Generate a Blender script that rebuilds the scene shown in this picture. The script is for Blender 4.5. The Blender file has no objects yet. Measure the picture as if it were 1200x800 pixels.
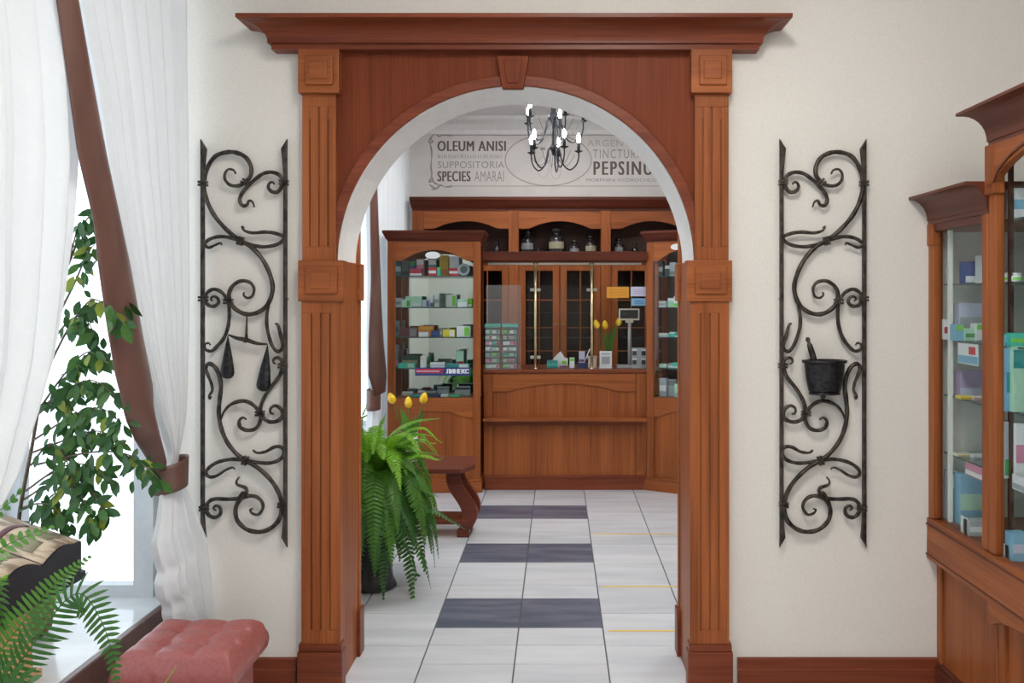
import bpy, bmesh, math, random
from mathutils import Vector, Matrix

random.seed(7)
S = bpy.context.scene
COL = S.collection
PI = math.pi

# ------------------------------------------------------------------ camera
F_PX, CU, CV, EYE = 1010.0, 654.0, 349.0, 1.55
cam_d = bpy.data.cameras.new('camera')
cam = bpy.data.objects.new('camera', cam_d)
COL.objects.link(cam)
cam.location = (0, 0, EYE)
cam.rotation_euler = (PI / 2, 0, 0)
cam_d.sensor_width = 36.0
cam_d.lens = F_PX / 1200 * 36.0
cam_d.shift_x = -(CU - 600) / 1200
cam_d.shift_y = -(400 - CV) / 1200
cam_d.clip_start = 0.05
S.camera = cam

# ------------------------------------------------------------------ world, exposure
SKY = 2.2
w = bpy.data.worlds.new('overcast_sky')
S.world = w
w.use_nodes = True
bg = w.node_tree.nodes['Background']
bg.inputs[0].default_value = (0.84, 0.93, 1.0, 1)
bg.inputs[1].default_value = SKY
S.view_settings.view_transform = 'Standard'
S.view_settings.look = 'None'
S.view_settings.exposure = 0.12
S.view_settings.gamma = 1.0
S.view_settings.use_curve_mapping = False
FILL_LAMP = 34.0          # emission of the unseen fill lamps added to the near room
BULB = 80.0
FILL_LAMP_FAR = 18.5  # unseen far-room lamps, added to brighten the floor and the sign wall


def portal(name, loc, rot, sx, sy):
    l = bpy.data.lights.new(name, 'AREA')
    l.shape = 'RECTANGLE'
    l.size, l.size_y = sx, sy
    l.cycles.is_portal = True
    o = bpy.data.objects.new(name, l)
    o.location = loc
    o.rotation_euler = rot
    COL.objects.link(o)


try:
    cy = S.cycles
    cy.use_denoising = True
    cy.max_bounces = 10
    cy.diffuse_bounces = 5
    cy.glossy_bounces = 4
    cy.transmission_bounces = 6
    cy.transparent_max_bounces = 16
    cy.caustics_reflective = False
    cy.caustics_refractive = False
    cy.sample_clamp_indirect = 6.0
except Exception:
    pass

# room dimensions (metres; camera at the origin, y = depth)
XL, XR = -1.60, 1.95          # side walls
YF, YB = 3.47, 3.75           # two faces of the arch wall
YEND, YBACK = 8.50, -3.2      # far wall, wall behind the camera
CEIL = 3.32
XBAY = -2.30                  # glass of the bay windows
SILL = 0.33

portal('sky_portal', (XBAY - .06, 2.2, 1.65), (0, -PI / 2, 0), 2.6, 2.6)
portal('sky_portal', (XBAY - .06, -1.2, 1.65), (0, -PI / 2, 0), 2.6, 2.6)
portal('sky_portal', (XBAY - .06, 6.6, 1.65), (0, -PI / 2, 0), 2.6, 3.2)


def W(u, v, Y):
    return Vector(((u - CU) * Y / F_PX, Y, EYE + (CV - v) * Y / F_PX))


# ------------------------------------------------------------------ materials
def srgb(r, g, b):
    f = lambda c: (c / 255 / 12.92) if c / 255 <= 0.04045 else ((c / 255 + 0.055) / 1.055) ** 2.4
    return (f(r), f(g), f(b), 1)


def new_mat(name):
    m = bpy.data.materials.new(name)
    m.use_nodes = True
    nt = m.node_tree
    return m, nt, nt.nodes['Principled BSDF'], nt.nodes['Material Output']


def noise_mat(name, c1, c2, scale=(8, 8, 8), rough=0.5, bump=0.0, metallic=0.0, detail=4, lo=0.35, hi=0.65, spec=None, rnd=0.0, coat=0.0):
    m, nt, b, out = new_mat(name)
    N = nt.nodes
    L = nt.links
    tc = N.new('ShaderNodeTexCoord')
    mp = N.new('ShaderNodeMapping')
    mp.inputs['Scale'].default_value = scale
    nz = N.new('ShaderNodeTexNoise')
    nz.inputs['Scale'].default_value = 1.0
    nz.inputs['Detail'].default_value = detail
    cr = N.new('ShaderNodeValToRGB')
    cr.color_ramp.elements[0].position = lo
    cr.color_ramp.elements[1].position = hi
    cr.color_ramp.elements[0].color = c1
    cr.color_ramp.elements[1].color = c2
    L.new(tc.outputs['Object'], mp.inputs['Vector'])
    L.new(mp.outputs[0], nz.inputs['Vector'])
    L.new(nz.outputs['Fac'], cr.inputs[0])
    src = cr.outputs[0]
    if rnd:
        oi = N.new('ShaderNodeObjectInfo')
        mr = N.new('ShaderNodeMapRange')
        mr.inputs['To Min'].default_value = 1 - rnd
        mr.inputs['To Max'].default_value = 1 + rnd
        hs = N.new('ShaderNodeHueSaturation')
        L.new(oi.outputs['Random'], mr.inputs[0])
        L.new(mr.outputs[0], hs.inputs['Value'])
        L.new(src, hs.inputs['Color'])
        src = hs.outputs[0]
        ad = N.new('ShaderNodeVectorMath')
        ad.operation = 'ADD'
        L.new(tc.outputs['Object'], ad.inputs[0])
        mu = N.new('ShaderNodeVectorMath')
        mu.operation = 'SCALE'
        cb = N.new('ShaderNodeCombineXYZ')
        for k in range(3):
            L.new(oi.outputs['Random'], cb.inputs[k])
        L.new(cb.outputs[0], mu.inputs[0])
        mu.inputs['Scale'].default_value = 17.0
        L.new(mu.outputs[0], ad.inputs[1])
        L.new(ad.outputs[0], mp.inputs['Vector'])
    L.new(src, b.inputs['Base Color'])
    b.inputs['Roughness'].default_value = rough
    b.inputs['Metallic'].default_value = metallic
    if spec is not None:
        b.inputs['Specular IOR Level'].default_value = spec
    if coat:
        b.inputs['Coat Weight'].default_value = coat
        b.inputs['Coat Roughness'].default_value = 0.15
    if bump:
        bp = N.new('ShaderNodeBump')
        bp.inputs['Strength'].default_value = bump
        bp.inputs['Distance'].default_value = 0.004
        L.new(nz.outputs['Fac'], bp.inputs['Height'])
        L.new(bp.outputs[0], b.inputs['Normal'])
    return m


def wood_mat(name, c1, c2, axis='z', rough=0.38):
    """stained timber: fine fibres drawn out along one axis over broad figure"""
    m, nt, b, out = new_mat(name)
    N = nt.nodes
    L = nt.links
    tc = N.new('ShaderNodeTexCoord')
    mp = N.new('ShaderNodeMapping')
    mp2 = N.new('ShaderNodeMapping')
    a = {'x': 0, 'y': 1, 'z': 2}[axis]
    s1, s2 = [150, 150, 150], [14, 14, 14]
    s1[a], s2[a] = 2.2, 0.8
    mp.inputs['Scale'].default_value = s1
    mp2.inputs['Scale'].default_value = s2
    n1 = N.new('ShaderNodeTexNoise')
    n2 = N.new('ShaderNodeTexNoise')
    for n in (n1, n2):
        n.inputs['Scale'].default_value = 1.0
        n.inputs['Detail'].default_value = 3
    n2.inputs['Distortion'].default_value = 0.6
    mx = N.new('ShaderNodeMath')
    mx.operation = 'MULTIPLY_ADD'
    mx.inputs[1].default_value = 0.45
    ad = N.new('ShaderNodeMath')
    ad.operation = 'MULTIPLY'
    ad.inputs[1].default_value = 0.55
    cr = N.new('ShaderNodeValToRGB')
    cr.color_ramp.elements[0].position = 0.34
    cr.color_ramp.elements[1].position = 0.68
    cr.color_ramp.elements[0].color = c1
    cr.color_ramp.elements[1].color = c2
    L.new(tc.outputs['Object'], mp.inputs['Vector'])
    L.new(tc.outputs['Object'], mp2.inputs['Vector'])
    L.new(mp.outputs[0], n1.inputs['Vector'])
    L.new(mp2.outputs[0], n2.inputs['Vector'])
    L.new(n2.outputs['Fac'], ad.inputs[0])
    L.new(n1.outputs['Fac'], mx.inputs[0])
    L.new(ad.outputs[0], mx.inputs[2])
    L.new(mx.outputs[0], cr.inputs[0])
    L.new(cr.outputs[0], b.inputs['Base Color'])
    b.inputs['Roughness'].default_value = rough
    b.inputs['Specular IOR Level'].default_value = 0.22
    bp = N.new('ShaderNodeBump')
    bp.inputs['Strength'].default_value = 0.12
    bp.inputs['Distance'].default_value = 0.002
    L.new(n1.outputs['Fac'], bp.inputs['Height'])
    L.new(bp.outputs[0], b.inputs['Normal'])
    return m


def flat(name, c, rough=0.5, metallic=0.0, var=0.06):
    d = (c[0] * (1 - var), c[1] * (1 - var), c[2] * (1 - var), 1)
    return noise_mat(name, d, c, (30, 30, 30), rough, metallic=metallic)


def glass_mat(name, tint=(0.94, 0.97, 0.97, 1), refl=1.0, ior=1.5, milky=0.0):
    m, nt, b, out = new_mat(name)
    N = nt.nodes
    L = nt.links
    N.remove(b)
    tr = N.new('ShaderNodeBsdfTransparent')
    tr.inputs[0].default_value = tint
    gl = N.new('ShaderNodeBsdfGlossy')
    gl.inputs['Roughness'].default_value = 0.02
    # Schlick reflectance of a thin sheet, the same from both faces
    lw = N.new('ShaderNodeLayerWeight')
    lw.inputs[0].default_value = 0.5
    pw = N.new('ShaderNodeMath')
    pw.operation = 'POWER'
    pw.inputs[1].default_value = 5.0
    mu = N.new('ShaderNodeMath')
    mu.operation = 'MULTIPLY_ADD'
    mu.inputs[1].default_value = 0.9 * refl
    mu.inputs[2].default_value = 0.03 * refl
    mu.use_clamp = True
    mix = N.new('ShaderNodeMixShader')
    L.new(lw.outputs['Facing'], pw.inputs[0])
    L.new(pw.outputs[0], mu.inputs[0])
    L.new(mu.outputs[0], mix.inputs[0])
    if milky:
        df = N.new('ShaderNodeBsdfDiffuse')
        df.inputs[0].default_value = (0.9, 0.9, 0.92, 1)
        m2 = N.new('ShaderNodeMixShader')
        m2.inputs[0].default_value = milky
        L.new(tr.outputs[0], m2.inputs[1])
        L.new(df.outputs[0], m2.inputs[2])
        L.new(m2.outputs[0], mix.inputs[1])
    else:
        L.new(tr.outputs[0], mix.inputs[1])
    L.new(gl.outputs[0], mix.inputs[2])
    L.new(mix.outputs[0], out.inputs[0])
    return m


def emit_mat(name, c, s):
    m, nt, b, out = new_mat(name)
    b.inputs['Base Color'].default_value = c
    b.inputs['Emission Color'].default_value = c
    b.inputs['Emission Strength'].default_value = s
    return m


def cloth_mat(name, c, transl=0.5, transp=0.0, weave=True):
    m, nt, b, out = new_mat(name)
    N = nt.nodes
    L = nt.links
    N.remove(b)
    df = N.new('ShaderNodeBsdfDiffuse')
    tl = N.new('ShaderNodeBsdfTranslucent')
    tp = N.new('ShaderNodeBsdfTransparent')
    tc = N.new('ShaderNodeTexCoord')
    nz = N.new('ShaderNodeTexNoise')
    nz.inputs['Scale'].default_value = 60
    cr = N.new('ShaderNodeValToRGB')
    cr.color_ramp.elements[0].color = (c[0] * .95, c[1] * .95, c[2] * .95, 1)
    cr.color_ramp.elements[1].color = c
    L.new(tc.outputs['Object'], nz.inputs['Vector'])
    L.new(nz.outputs['Fac'], cr.inputs[0])
    L.new(cr.outputs[0], df.inputs[0])
    L.new(cr.outputs[0], tl.inputs[0])
    m1 = N.new('ShaderNodeMixShader')
    m1.inputs[0].default_value = transl
    L.new(df.outputs[0], m1.inputs[1])
    L.new(tl.outputs[0], m1.inputs[2])
    if transp:
        m2 = N.new('ShaderNodeMixShader')
        m2.inputs[0].default_value = transp
        L.new(m1.outputs[0], m2.inputs[1])
        L.new(tp.outputs[0], m2.inputs[2])
        L.new(m2.outputs[0], out.inputs[0])
    else:
        L.new(m1.outputs[0], out.inputs[0])
    return m


def leaf_mat(name, c, transl=0.35):
    m, nt, b, out = new_mat(name)
    N = nt.nodes
    L = nt.links
    oi = N.new('ShaderNodeObjectInfo')
    tc = N.new('ShaderNodeTexCoord')
    nz = N.new('ShaderNodeTexNoise')
    nz.inputs['Scale'].default_value = 12
    L.new(tc.outputs['Object'], nz.inputs['Vector'])
    mr = N.new('ShaderNodeMapRange')
    mr.inputs['To Min'].default_value = 0.7
    mr.inputs['To Max'].default_value = 1.35
    ad = N.new('ShaderNodeMath')
    ad.operation = 'MULTIPLY_ADD'
    ad.inputs[1].default_value = 0.5
    hf = N.new('ShaderNodeMath')
    hf.operation = 'MULTIPLY'
    hf.inputs[1].default_value = 0.5
    L.new(nz.outputs['Fac'], hf.inputs[0])
    L.new(oi.outputs['Random'], ad.inputs[0])
    L.new(hf.outputs[0], ad.inputs[2])
    L.new(ad.outputs[0], mr.inputs[0])
    hs = N.new('ShaderNodeHueSaturation')
    hs.inputs['Color'].default_value = c
    L.new(mr.outputs[0], hs.inputs['Value'])
    L.new(hs.outputs[0], b.inputs['Base Color'])
    b.inputs['Roughness'].default_value = 0.4
    tl = N.new('ShaderNodeBsdfTranslucent')
    L.new(hs.outputs[0], tl.inputs[0])
    mx = N.new('ShaderNodeMixShader')
    mx.inputs[0].default_value = transl
    L.new(b.outputs[0], mx.inputs[1])
    L.new(tl.outputs[0], mx.inputs[2])
    L.new(mx.outputs[0], out.inputs[0])
    return m


WD1, WD2 = (0.19, 0.050, 0.014, 1), (0.39, 0.118, 0.034, 1)
M = {}
M['wall'] = noise_mat('wall_plaster', (0.71, 0.68, 0.63, 1), (0.76, 0.73, 0.685, 1), (140, 140, 140), 0.9, bump=0.05)
M['white'] = noise_mat('white_paint', (0.80, 0.80, 0.79, 1), (0.84, 0.84, 0.83, 1), (20, 20, 20), 0.7)
M['ceil'] = noise_mat('ceiling_paint', (0.82, 0.82, 0.82, 1), (0.86, 0.86, 0.86, 1), (10, 10, 10), 0.9)
M['wood'] = wood_mat('stained_oak_upright', WD1, WD2, 'z')
M['wood_x'] = wood_mat('stained_oak_lengthwise', WD1, WD2, 'x')
M['wood_y'] = wood_mat('stained_oak_crosswise', WD1, WD2, 'y')
M['red_x'] = wood_mat('red_stained_oak', (0.12, 0.026, 0.011, 1), (0.24, 0.058, 0.024, 1), 'x', 0.35)
M['red'] = wood_mat('red_stained_veneer', (0.125, 0.030, 0.013, 1), (0.215, 0.052, 0.022, 1), 'z', 0.42)
M['red'].node_tree.nodes['Principled BSDF'].inputs['Specular IOR Level'].default_value = 0.08
M['red_y'] = wood_mat('red_stained_oak_side', (0.085, 0.024, 0.014, 1), (0.15, 0.042, 0.024, 1), 'y', 0.35)
M['far_cornice'] = wood_mat('dark_red_stained_oak', (0.060, 0.013, 0.007, 1), (0.125, 0.028, 0.013, 1), 'x', 0.35)
M['lining'] = wood_mat('niche_lining', (0.070, 0.040, 0.034, 1), (0.115, 0.065, 0.055, 1), 'x', 0.6)
M['darkwood'] = wood_mat('dark_cabinet_lining', (0.035, 0.014, 0.010, 1), (0.075, 0.030, 0.020, 1), 'z', 0.5)
M['bench'] = wood_mat('mahogany_bench', (0.09, 0.022, 0.014, 1), (0.17, 0.045, 0.026, 1), 'x', 0.3)
M['iron'] = noise_mat('wrought_iron', (0.016, 0.014, 0.013, 1), (0.085, 0.068, 0.054, 1), (55, 55, 30), 0.42, bump=0.25, metallic=0.6)
M['iron_black'] = noise_mat('black_lacquered_iron', (0.012, 0.012, 0.016, 1), (0.03, 0.03, 0.036, 1), (40, 40, 40), 0.4, metallic=0.4)
M['hammered'] = noise_mat('hammered_iron', (0.010, 0.010, 0.012, 1), (0.035, 0.034, 0.036, 1), (70, 70, 70), 0.35, bump=0.7, metallic=0.6)
M['tile'] = noise_mat('pale_marble_tile', (0.52, 0.55, 0.60, 1), (0.63, 0.655, 0.69, 1), (1.5, 9, 4), 0.22, detail=7, rnd=0.05, spec=0.5)
M['tile_dark'] = noise_mat('slate_blue_tile', (0.080, 0.098, 0.145, 1), (0.14, 0.16, 0.215, 1), (2.5, 12, 4), 0.25, detail=7, rnd=0.06)
M['grout'] = flat('grout', (0.10, 0.10, 0.11, 1), 0.9)
M['glass'] = glass_mat('clear_glass', refl=0.6)
M['screenglass'] = glass_mat('counter_glass', (0.97, 0.98, 0.98, 1), 0.4)
M['cabglass'] = glass_mat('cupboard_glass', (0.80, 0.80, 0.80, 1), 0.25)
M['pane'] = glass_mat('window_glass', (0.97, 0.985, 1, 1), 0.6)
M['acrylic'] = glass_mat('acrylic_sheet', (0.93, 0.95, 0.96, 1), 1.3, 1.5, milky=0.05)
M['shelfglass'] = glass_mat('glass_shelf', (0.72, 0.84, 0.82, 1), 1.0, 1.5, milky=0.08)
M['glassedge'] = flat('glass_shelf_edge', (0.03, 0.085, 0.085, 1), 0.2)
mm = new_mat('mirror')
mm[2].inputs['Base Color'].default_value = (0.80, 0.84, 0.84, 1)
mm[2].inputs['Metallic'].default_value = 1.0
mm[2].inputs['Roughness'].default_value = 0.03
M['mirror'] = mm[0]
M['sheer'] = cloth_mat('sheer_voile', (0.81, 0.815, 0.82, 1), 0.25, 0.03)
M['satin'] = noise_mat('brown_satin', (0.125, 0.058, 0.046, 1), (0.165, 0.078, 0.062, 1), (10, 10, 4), 0.36, spec=0.6)
M['sill'] = noise_mat('sill_marble', (0.66, 0.69, 0.70, 1), (0.76, 0.79, 0.80, 1), (4, 9, 6), 0.12, detail=6)
M['sill_front'] = flat('sill_edge_stone', (0.13, 0.065, 0.055, 1), 0.35, var=0.2)
M['frame'] = flat('white_window_frame', (0.62, 0.64, 0.66, 1), 0.4)
M['leather'] = noise_mat('pink_leather', (0.28, 0.075, 0.068, 1), (0.34, 0.098, 0.088, 1), (90, 90, 90), 0.38, bump=0.3)
M['brass'] = noise_mat('polished_brass', (0.62, 0.50, 0.28, 1), (0.80, 0.70, 0.45, 1), (20, 20, 20), 0.22, metallic=0.75)
M['chrome'] = flat('satin_steel', (0.38, 0.39, 0.38, 1), 0.35, 0.8)
M['alu'] = flat('white_aluminium', (0.86, 0.86, 0.80, 1), 0.5, 0.0)
M['jar'] = noise_mat('dark_jar_glass', (0.012, 0.010, 0.012, 1), (0.035, 0.028, 0.03, 1), (20, 20, 20), 0.08)
M['leaf_a'] = leaf_mat('ficus_green', (0.030, 0.110, 0.022, 1), 0.3)
M['leaf_b'] = leaf_mat('ficus_mid_green', (0.065, 0.17, 0.030, 1), 0.4)
M['leaf_c'] = leaf_mat('ficus_yellow_green', (0.24, 0.30, 0.035, 1), 0.45)
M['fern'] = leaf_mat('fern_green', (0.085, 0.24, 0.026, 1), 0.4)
M['fern_dark'] = leaf_mat('fern_deep_green_shaded', (0.042, 0.145, 0.024, 1), 0.35)
M['fern_lit'] = leaf_mat('fern_bright_green_lit', (0.20, 0.44, 0.03, 1), 0.45)  # brighter copy of the fern green, for fronds the light falls on
M['bark'] = flat('ficus_bark', (0.16, 0.11, 0.07, 1), 0.8, var=0.3)
M['pot'] = flat('dark_glazed_pot', (0.018, 0.016, 0.020, 1), 0.25)
M['terracotta'] = flat('terracotta', (0.32, 0.13, 0.07, 1), 0.8, var=0.2)
M['soil'] = flat('soil', (0.03, 0.02, 0.014, 1), 1.0, var=0.4)
M['tulip'] = noise_mat('yellow_tulip', (0.75, 0.42, 0.01, 1), (0.86, 0.60, 0.02, 1), (30, 30, 8), 0.5)
M['lamp'] = emit_mat('fill_lamp_diffuser', (1.0, 0.95, 0.885, 1), FILL_LAMP)
M['fill_lamp_far'] = emit_mat('fill_lamp_diffuser_far_room', (0.97, 0.96, 0.93, 1), FILL_LAMP_FAR)
M['bulb'] = emit_mat('lit_bulb', (0.93, 0.95, 1.0, 1), BULB)
M['black'] = flat('black_plastic', (0.012, 0.012, 0.014, 1), 0.4)
M['ink'] = flat('sign_ink', (0.15, 0.115, 0.11, 1), 0.7)
M['ink_soft'] = flat('sign_ink_faded', (0.36, 0.33, 0.32, 1), 0.7)
M['ink_pale'] = flat('sign_ink_pale', (0.50, 0.48, 0.47, 1), 0.7)
M['tape'] = flat('yellow_floor_tape', (0.72, 0.50, 0.08, 1), 0.5)
M['pages'] = noise_mat('printed_page', (0.33, 0.24, 0.17, 1), (0.66, 0.53, 0.40, 1), (9, 26, 9), 0.6, lo=0.40, hi=0.50)
M['bookblock'] = flat('dark_book_block', (0.014, 0.014, 0.022, 1), 0.5)
M['tan'] = wood_mat('pale_lectern_wood', (0.42, 0.22, 0.11, 1), (0.62, 0.36, 0.20, 1), 'y', 0.5)
M['bench_pl'] = M['bench']
_cols = {}


def paint(name, r, g, b, rough=0.45):
    if name not in _cols:
        _cols[name] = flat('print_' + name, srgb(r, g, b), rough, var=0.04)
    return _cols[name]


for n_, c_ in dict(white=(226, 228, 230), cream=(222, 216, 200), green=(60, 150, 80), lime=(120, 205, 70), teal=(40, 140, 140), turquoise=(60, 190, 170),
                   red=(200, 40, 55), crimson=(170, 25, 60), blue=(40, 75, 150), navy=(25, 40, 95), sky=(120, 175, 205), yellow=(228, 205, 50),
                   gold=(205, 165, 50), orange=(200, 120, 45), purple=(120, 60, 130), lilac=(170, 150, 190), pink=(205, 130, 160), grey=(120, 122, 126),
                   charcoal=(45, 48, 52), slate=(70, 88, 90), maroon=(100, 50, 60), silver=(165, 172, 178), mint=(175, 215, 190), darkgreen=(40, 75, 55),
                   lavender=(196, 196, 220), brandblue=(28, 52, 118), amber=(214, 150, 40), khaki=(150, 145, 120)).items():
    paint(n_, *c_)

# ------------------------------------------------------------------ mesh helpers


def newobj(name, me, parent=None, local=False):
    o = bpy.data.objects.new(name, me)
    COL.objects.link(o)
    if parent is not None:
        o.parent = parent
        if not local:
            o.matrix_parent_inverse = root_mw(parent).inverted()
    return o


def root_mw(o):
    m = Matrix.LocRotScale(o.location, o.rotation_euler, o.scale)
    if o.parent is not None:
        return root_mw(o.parent) @ o.matrix_parent_inverse @ m
    return m


def tag(o, label=None, cat=None, group=None, kind=None):
    if label:
        o['label'] = label
    if cat:
        o['category'] = cat
    if group:
        o['group'] = group
    if kind:
        o['kind'] = kind
    return o


def empty(name, loc, label, cat, group=None, kind=None, rz=0.0):
    o = bpy.data.objects.new(name, None)
    o.location = loc
    o.rotation_euler = (0, 0, rz)
    o.empty_display_size = 0.1
    COL.objects.link(o)
    return tag(o, label, cat, group, kind)


class MB:
    def __init__(s):
        s.v, s.f = [], []

    def add(s, vs, fs):
        k = len(s.v)
        s.v += [tuple(p) for p in vs]
        s.f += [tuple(i + k for i in f) for f in fs]
        return s

    def box(s, x0, x1, y0, y1, z0, z1):
        x0, x1 = min(x0, x1), max(x0, x1)
        y0, y1 = min(y0, y1), max(y0, y1)
        z0, z1 = min(z0, z1), max(z0, z1)
        return s.add([(x, y, z) for z in (z0, z1) for y in (y0, y1) for x in (x0, x1)],
                     [(0, 2, 3, 1), (4, 5, 7, 6), (0, 1, 5, 4), (2, 6, 7, 3), (0, 4, 6, 2), (1, 3, 7, 5)])

    def prism(s, poly, a0, a1, axis='y'):
        """polygon extruded along an axis; poly gives the other two coordinates in order"""
        n = len(poly)
        mk = {'y': lambda p, a: (p[0], a, p[1]), 'x': lambda p, a: (a, p[0], p[1]), 'z': lambda p, a: (p[0], p[1], a)}[axis]
        vs = [mk(p, a0) for p in poly] + [mk(p, a1) for p in poly]
        fs = [tuple(range(n))[::-1], tuple(range(n, 2 * n))] + [(i, (i + 1) % n, n + (i + 1) % n, n + i) for i in range(n)]
        return s.add(vs, fs)

    def strip(s, a, b, y0, y1):
        """band between two polylines of equal length in xz, extruded in y"""
        n = len(a)
        vs = []
        for i in range(n):
            vs += [(a[i][0], y0, a[i][1]), (b[i][0], y0, b[i][1]), (b[i][0], y1, b[i][1]), (a[i][0], y1, a[i][1])]
        fs = []
        for i in range(n - 1):
            p, q = 4 * i, 4 * i + 4
            for k in range(4):
                fs.append((p + k, p + (k + 1) % 4, q + (k + 1) % 4, q + k))
        fs += [(3, 2, 1, 0), tuple(4 * (n - 1) + k for k in range(4))]
        return s.add(vs, fs)

    def lathe(s, prof, cx=0, cy=0, n=16, sx=1.0, sy=1.0):
        vs, fs = [], []
        for r, z in prof:
            for k in range(n):
                a = 2 * PI * k / n
                vs.append((cx + r * math.cos(a) * sx, cy + r * math.sin(a) * sy, z))
        for i in range(len(prof) - 1):
            for k in range(n):
                fs.append((i * n + k, i * n + (k + 1) % n, (i + 1) * n + (k + 1) % n, (i + 1) * n + k))
        fs.append(tuple(range(n))[::-1])
        fs.append(tuple((len(prof) - 1) * n + k for k in range(n)))
        return s.add(vs, fs)

    def tube(s, pts, r, n=8, flat_=1.0, flatdir=None):
        pts = [Vector(p) for p in pts]
        m = len(pts)
        rs = r if isinstance(r, (list, tuple)) else [r] * m
        vs, fs = [], []
        prev = None
        for i, p in enumerate(pts):
            t = (pts[min(i + 1, m - 1)] - pts[max(i - 1, 0)])
            if t.length < 1e-9:
                t = Vector((0, 0, 1))
            t.normalize()
            if flatdir is not None:
                a = Vector(flatdir)
            elif prev is None:
                a = Vector((0, 1, 0)) if abs(t.y) < 0.9 else Vector((1, 0, 0))
            else:
                a = prev
            a = (a - t * a.dot(t))
            if a.length < 1e-6:
                a = t.orthogonal()
            a.normalize()
            prev = a
            b = t.cross(a)
            for k in range(n):
                an = 2 * PI * k / n
                vs.append(p + (a * math.cos(an) * flat_ + b * math.sin(an)) * rs[i])
        for i in range(m - 1):
            for k in range(n):
                fs.append((i * n + k, i * n + (k + 1) % n, (i + 1) * n + (k + 1) % n, (i + 1) * n + k))
        fs.append(tuple(range(n))[::-1])
        fs.append(tuple((m - 1) * n + k for k in range(n)))
        return s.add(vs, fs)

    def rings(s, rects):
        """loft of axis-aligned rectangles (x0,x1,y0,y1,z)"""
        vs, fs = [], []
        for x0, x1, y0, y1, z in rects:
            vs += [(x0, y0, z), (x1, y0, z), (x1, y1, z), (x0, y1, z)]
        for i in range(len(rects) - 1):
            for k in range(4):
                fs.append((4 * i + k, 4 * i + (k + 1) % 4, 4 * i + 4 + (k + 1) % 4, 4 * i + 4 + k))
        fs += [(3, 2, 1, 0), tuple(4 * (len(rects) - 1) + k for k in range(4))]
        return s.add(vs, fs)

    def grid(s, fn, nu, nv, closed=False):
        vs = [fn(i / nu, j / nv) for j in range(nv + 1) for i in range(nu + 1)]
        fs = [(j * (nu + 1) + i, j * (nu + 1) + i + 1, (j + 1) * (nu + 1) + i + 1, (j + 1) * (nu + 1) + i) for j in range(nv) for i in range(nu)]
        return s.add(vs, fs)

    def xf(s, m):
        s.v = [tuple(m @ Vector(p)) for p in s.v]
        return s

    def mesh(s, name, mat, smooth=False, recalc=True):
        me = bpy.data.meshes.new(name)
        me.from_pydata(s.v, [], s.f)
        if recalc:
            bm = bmesh.new()
            bm.from_mesh(me)
            bmesh.ops.recalc_face_normals(bm, faces=bm.faces)
            bm.to_mesh(me)
            bm.free()
        if smooth:
            me.polygons.foreach_set('use_smooth', [True] * len(me.polygons))
        me.materials.append(mat)
        me.update()
        return me

    def build(s, name, mat, parent=None, smooth=False, bev=0.0, local=False, thick=0.0, recalc=True):
        o = newobj(name, s.mesh(name, mat, smooth, recalc), parent, local)
        if thick:
            md = o.modifiers.new('thickness', 'SOLIDIFY')
            md.thickness = thick
            md.offset = 0
        if bev:
            md = o.modifiers.new('edge', 'BEVEL')
            md.width = bev
            md.segments = 2
            md.limit_method = 'ANGLE'
            md.angle_limit = math.radians(40)
        return o


def spline(pts, k=6):
    """Catmull-Rom through points (any dimension)"""
    P = [Vector(p) for p in pts]
    P = [P[0] * 2 - P[1]] + P + [P[-1] * 2 - P[-2]]
    out = []
    for i in range(1, len(P) - 2):
        for j in range(k):
            t = j / k
            a, b, c, d = P[i - 1], P[i], P[i + 1], P[i + 2]
            out.append(0.5 * ((2 * b) + (c - a) * t + (2 * a - 5 * b + 4 * c - d) * t * t + (3 * b - a - 3 * c + d) * t ** 3))
    out.append(P[-2])
    return out


def interp(tab, x):
    if x <= tab[0][0]:
        return tab[0][1]
    for (a, p), (b, q) in zip(tab, tab[1:]):
        if x <= b:
            t = (x - a) / (b - a)
            return p + (q - p) * t
    return tab[-1][1]


def text(name, body, x0, x1, z0, z1, y, mat, parent=None, bold=0.0, spacing=1.0, local=False):
    cu = bpy.data.curves.new(name, 'FONT')
    cu.body = body
    cu.extrude = 0.002
    cu.space_character = spacing
    cu.resolution_u = 3
    t = bpy.data.objects.new(name, cu)
    COL.objects.link(t)
    dg = bpy.context.evaluated_depsgraph_get()
    dg.update()
    me = bpy.data.meshes.new_from_object(t.evaluated_get(dg))
    COL.objects.unlink(t)
    bpy.data.objects.remove(t)
    xs = [v.co.x for v in me.vertices]
    ys = [v.co.y for v in me.vertices]
    ax, bx, ay, by = min(xs), max(xs), min(ys), max(ys)
    for v in me.vertices:
        v.co = ((v.co.x - ax) / (bx - ax) * (x1 - x0) + x0, y - v.co.z * 0.3, (v.co.y - ay) / (by - ay) * (z1 - z0) + z0)
    if bold:
        # heavier strokes: the same outline laid again a little to each side
        bm = bmesh.new()
        bm.from_mesh(me)
        for dx, dy in ((-bold, .0004), (bold, .0008)):
            tmp = me.copy()
            for v in tmp.vertices:
                v.co.x += dx
                v.co.y += dy
            bm.from_mesh(tmp)
            bpy.data.meshes.remove(tmp)
        bm.to_mesh(me)
        bm.free()
    me.materials.clear()
    me.materials.append(mat)
    return newobj(name, me, parent, local)


ORD = ['first', 'second', 'third', 'fourth', 'fifth', 'sixth', 'seventh', 'eighth', 'ninth', 'tenth', 'eleventh', 'twelfth', 'thirteenth']

# ------------------------------------------------------------------ room shell
AX, AZ, AR = -0.170, 1.684, 0.713        # arch centre and radius
JL, JR = AX - AR, AX + AR                # jambs of the opening
ZT = 2.672                               # top of the surround


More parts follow.
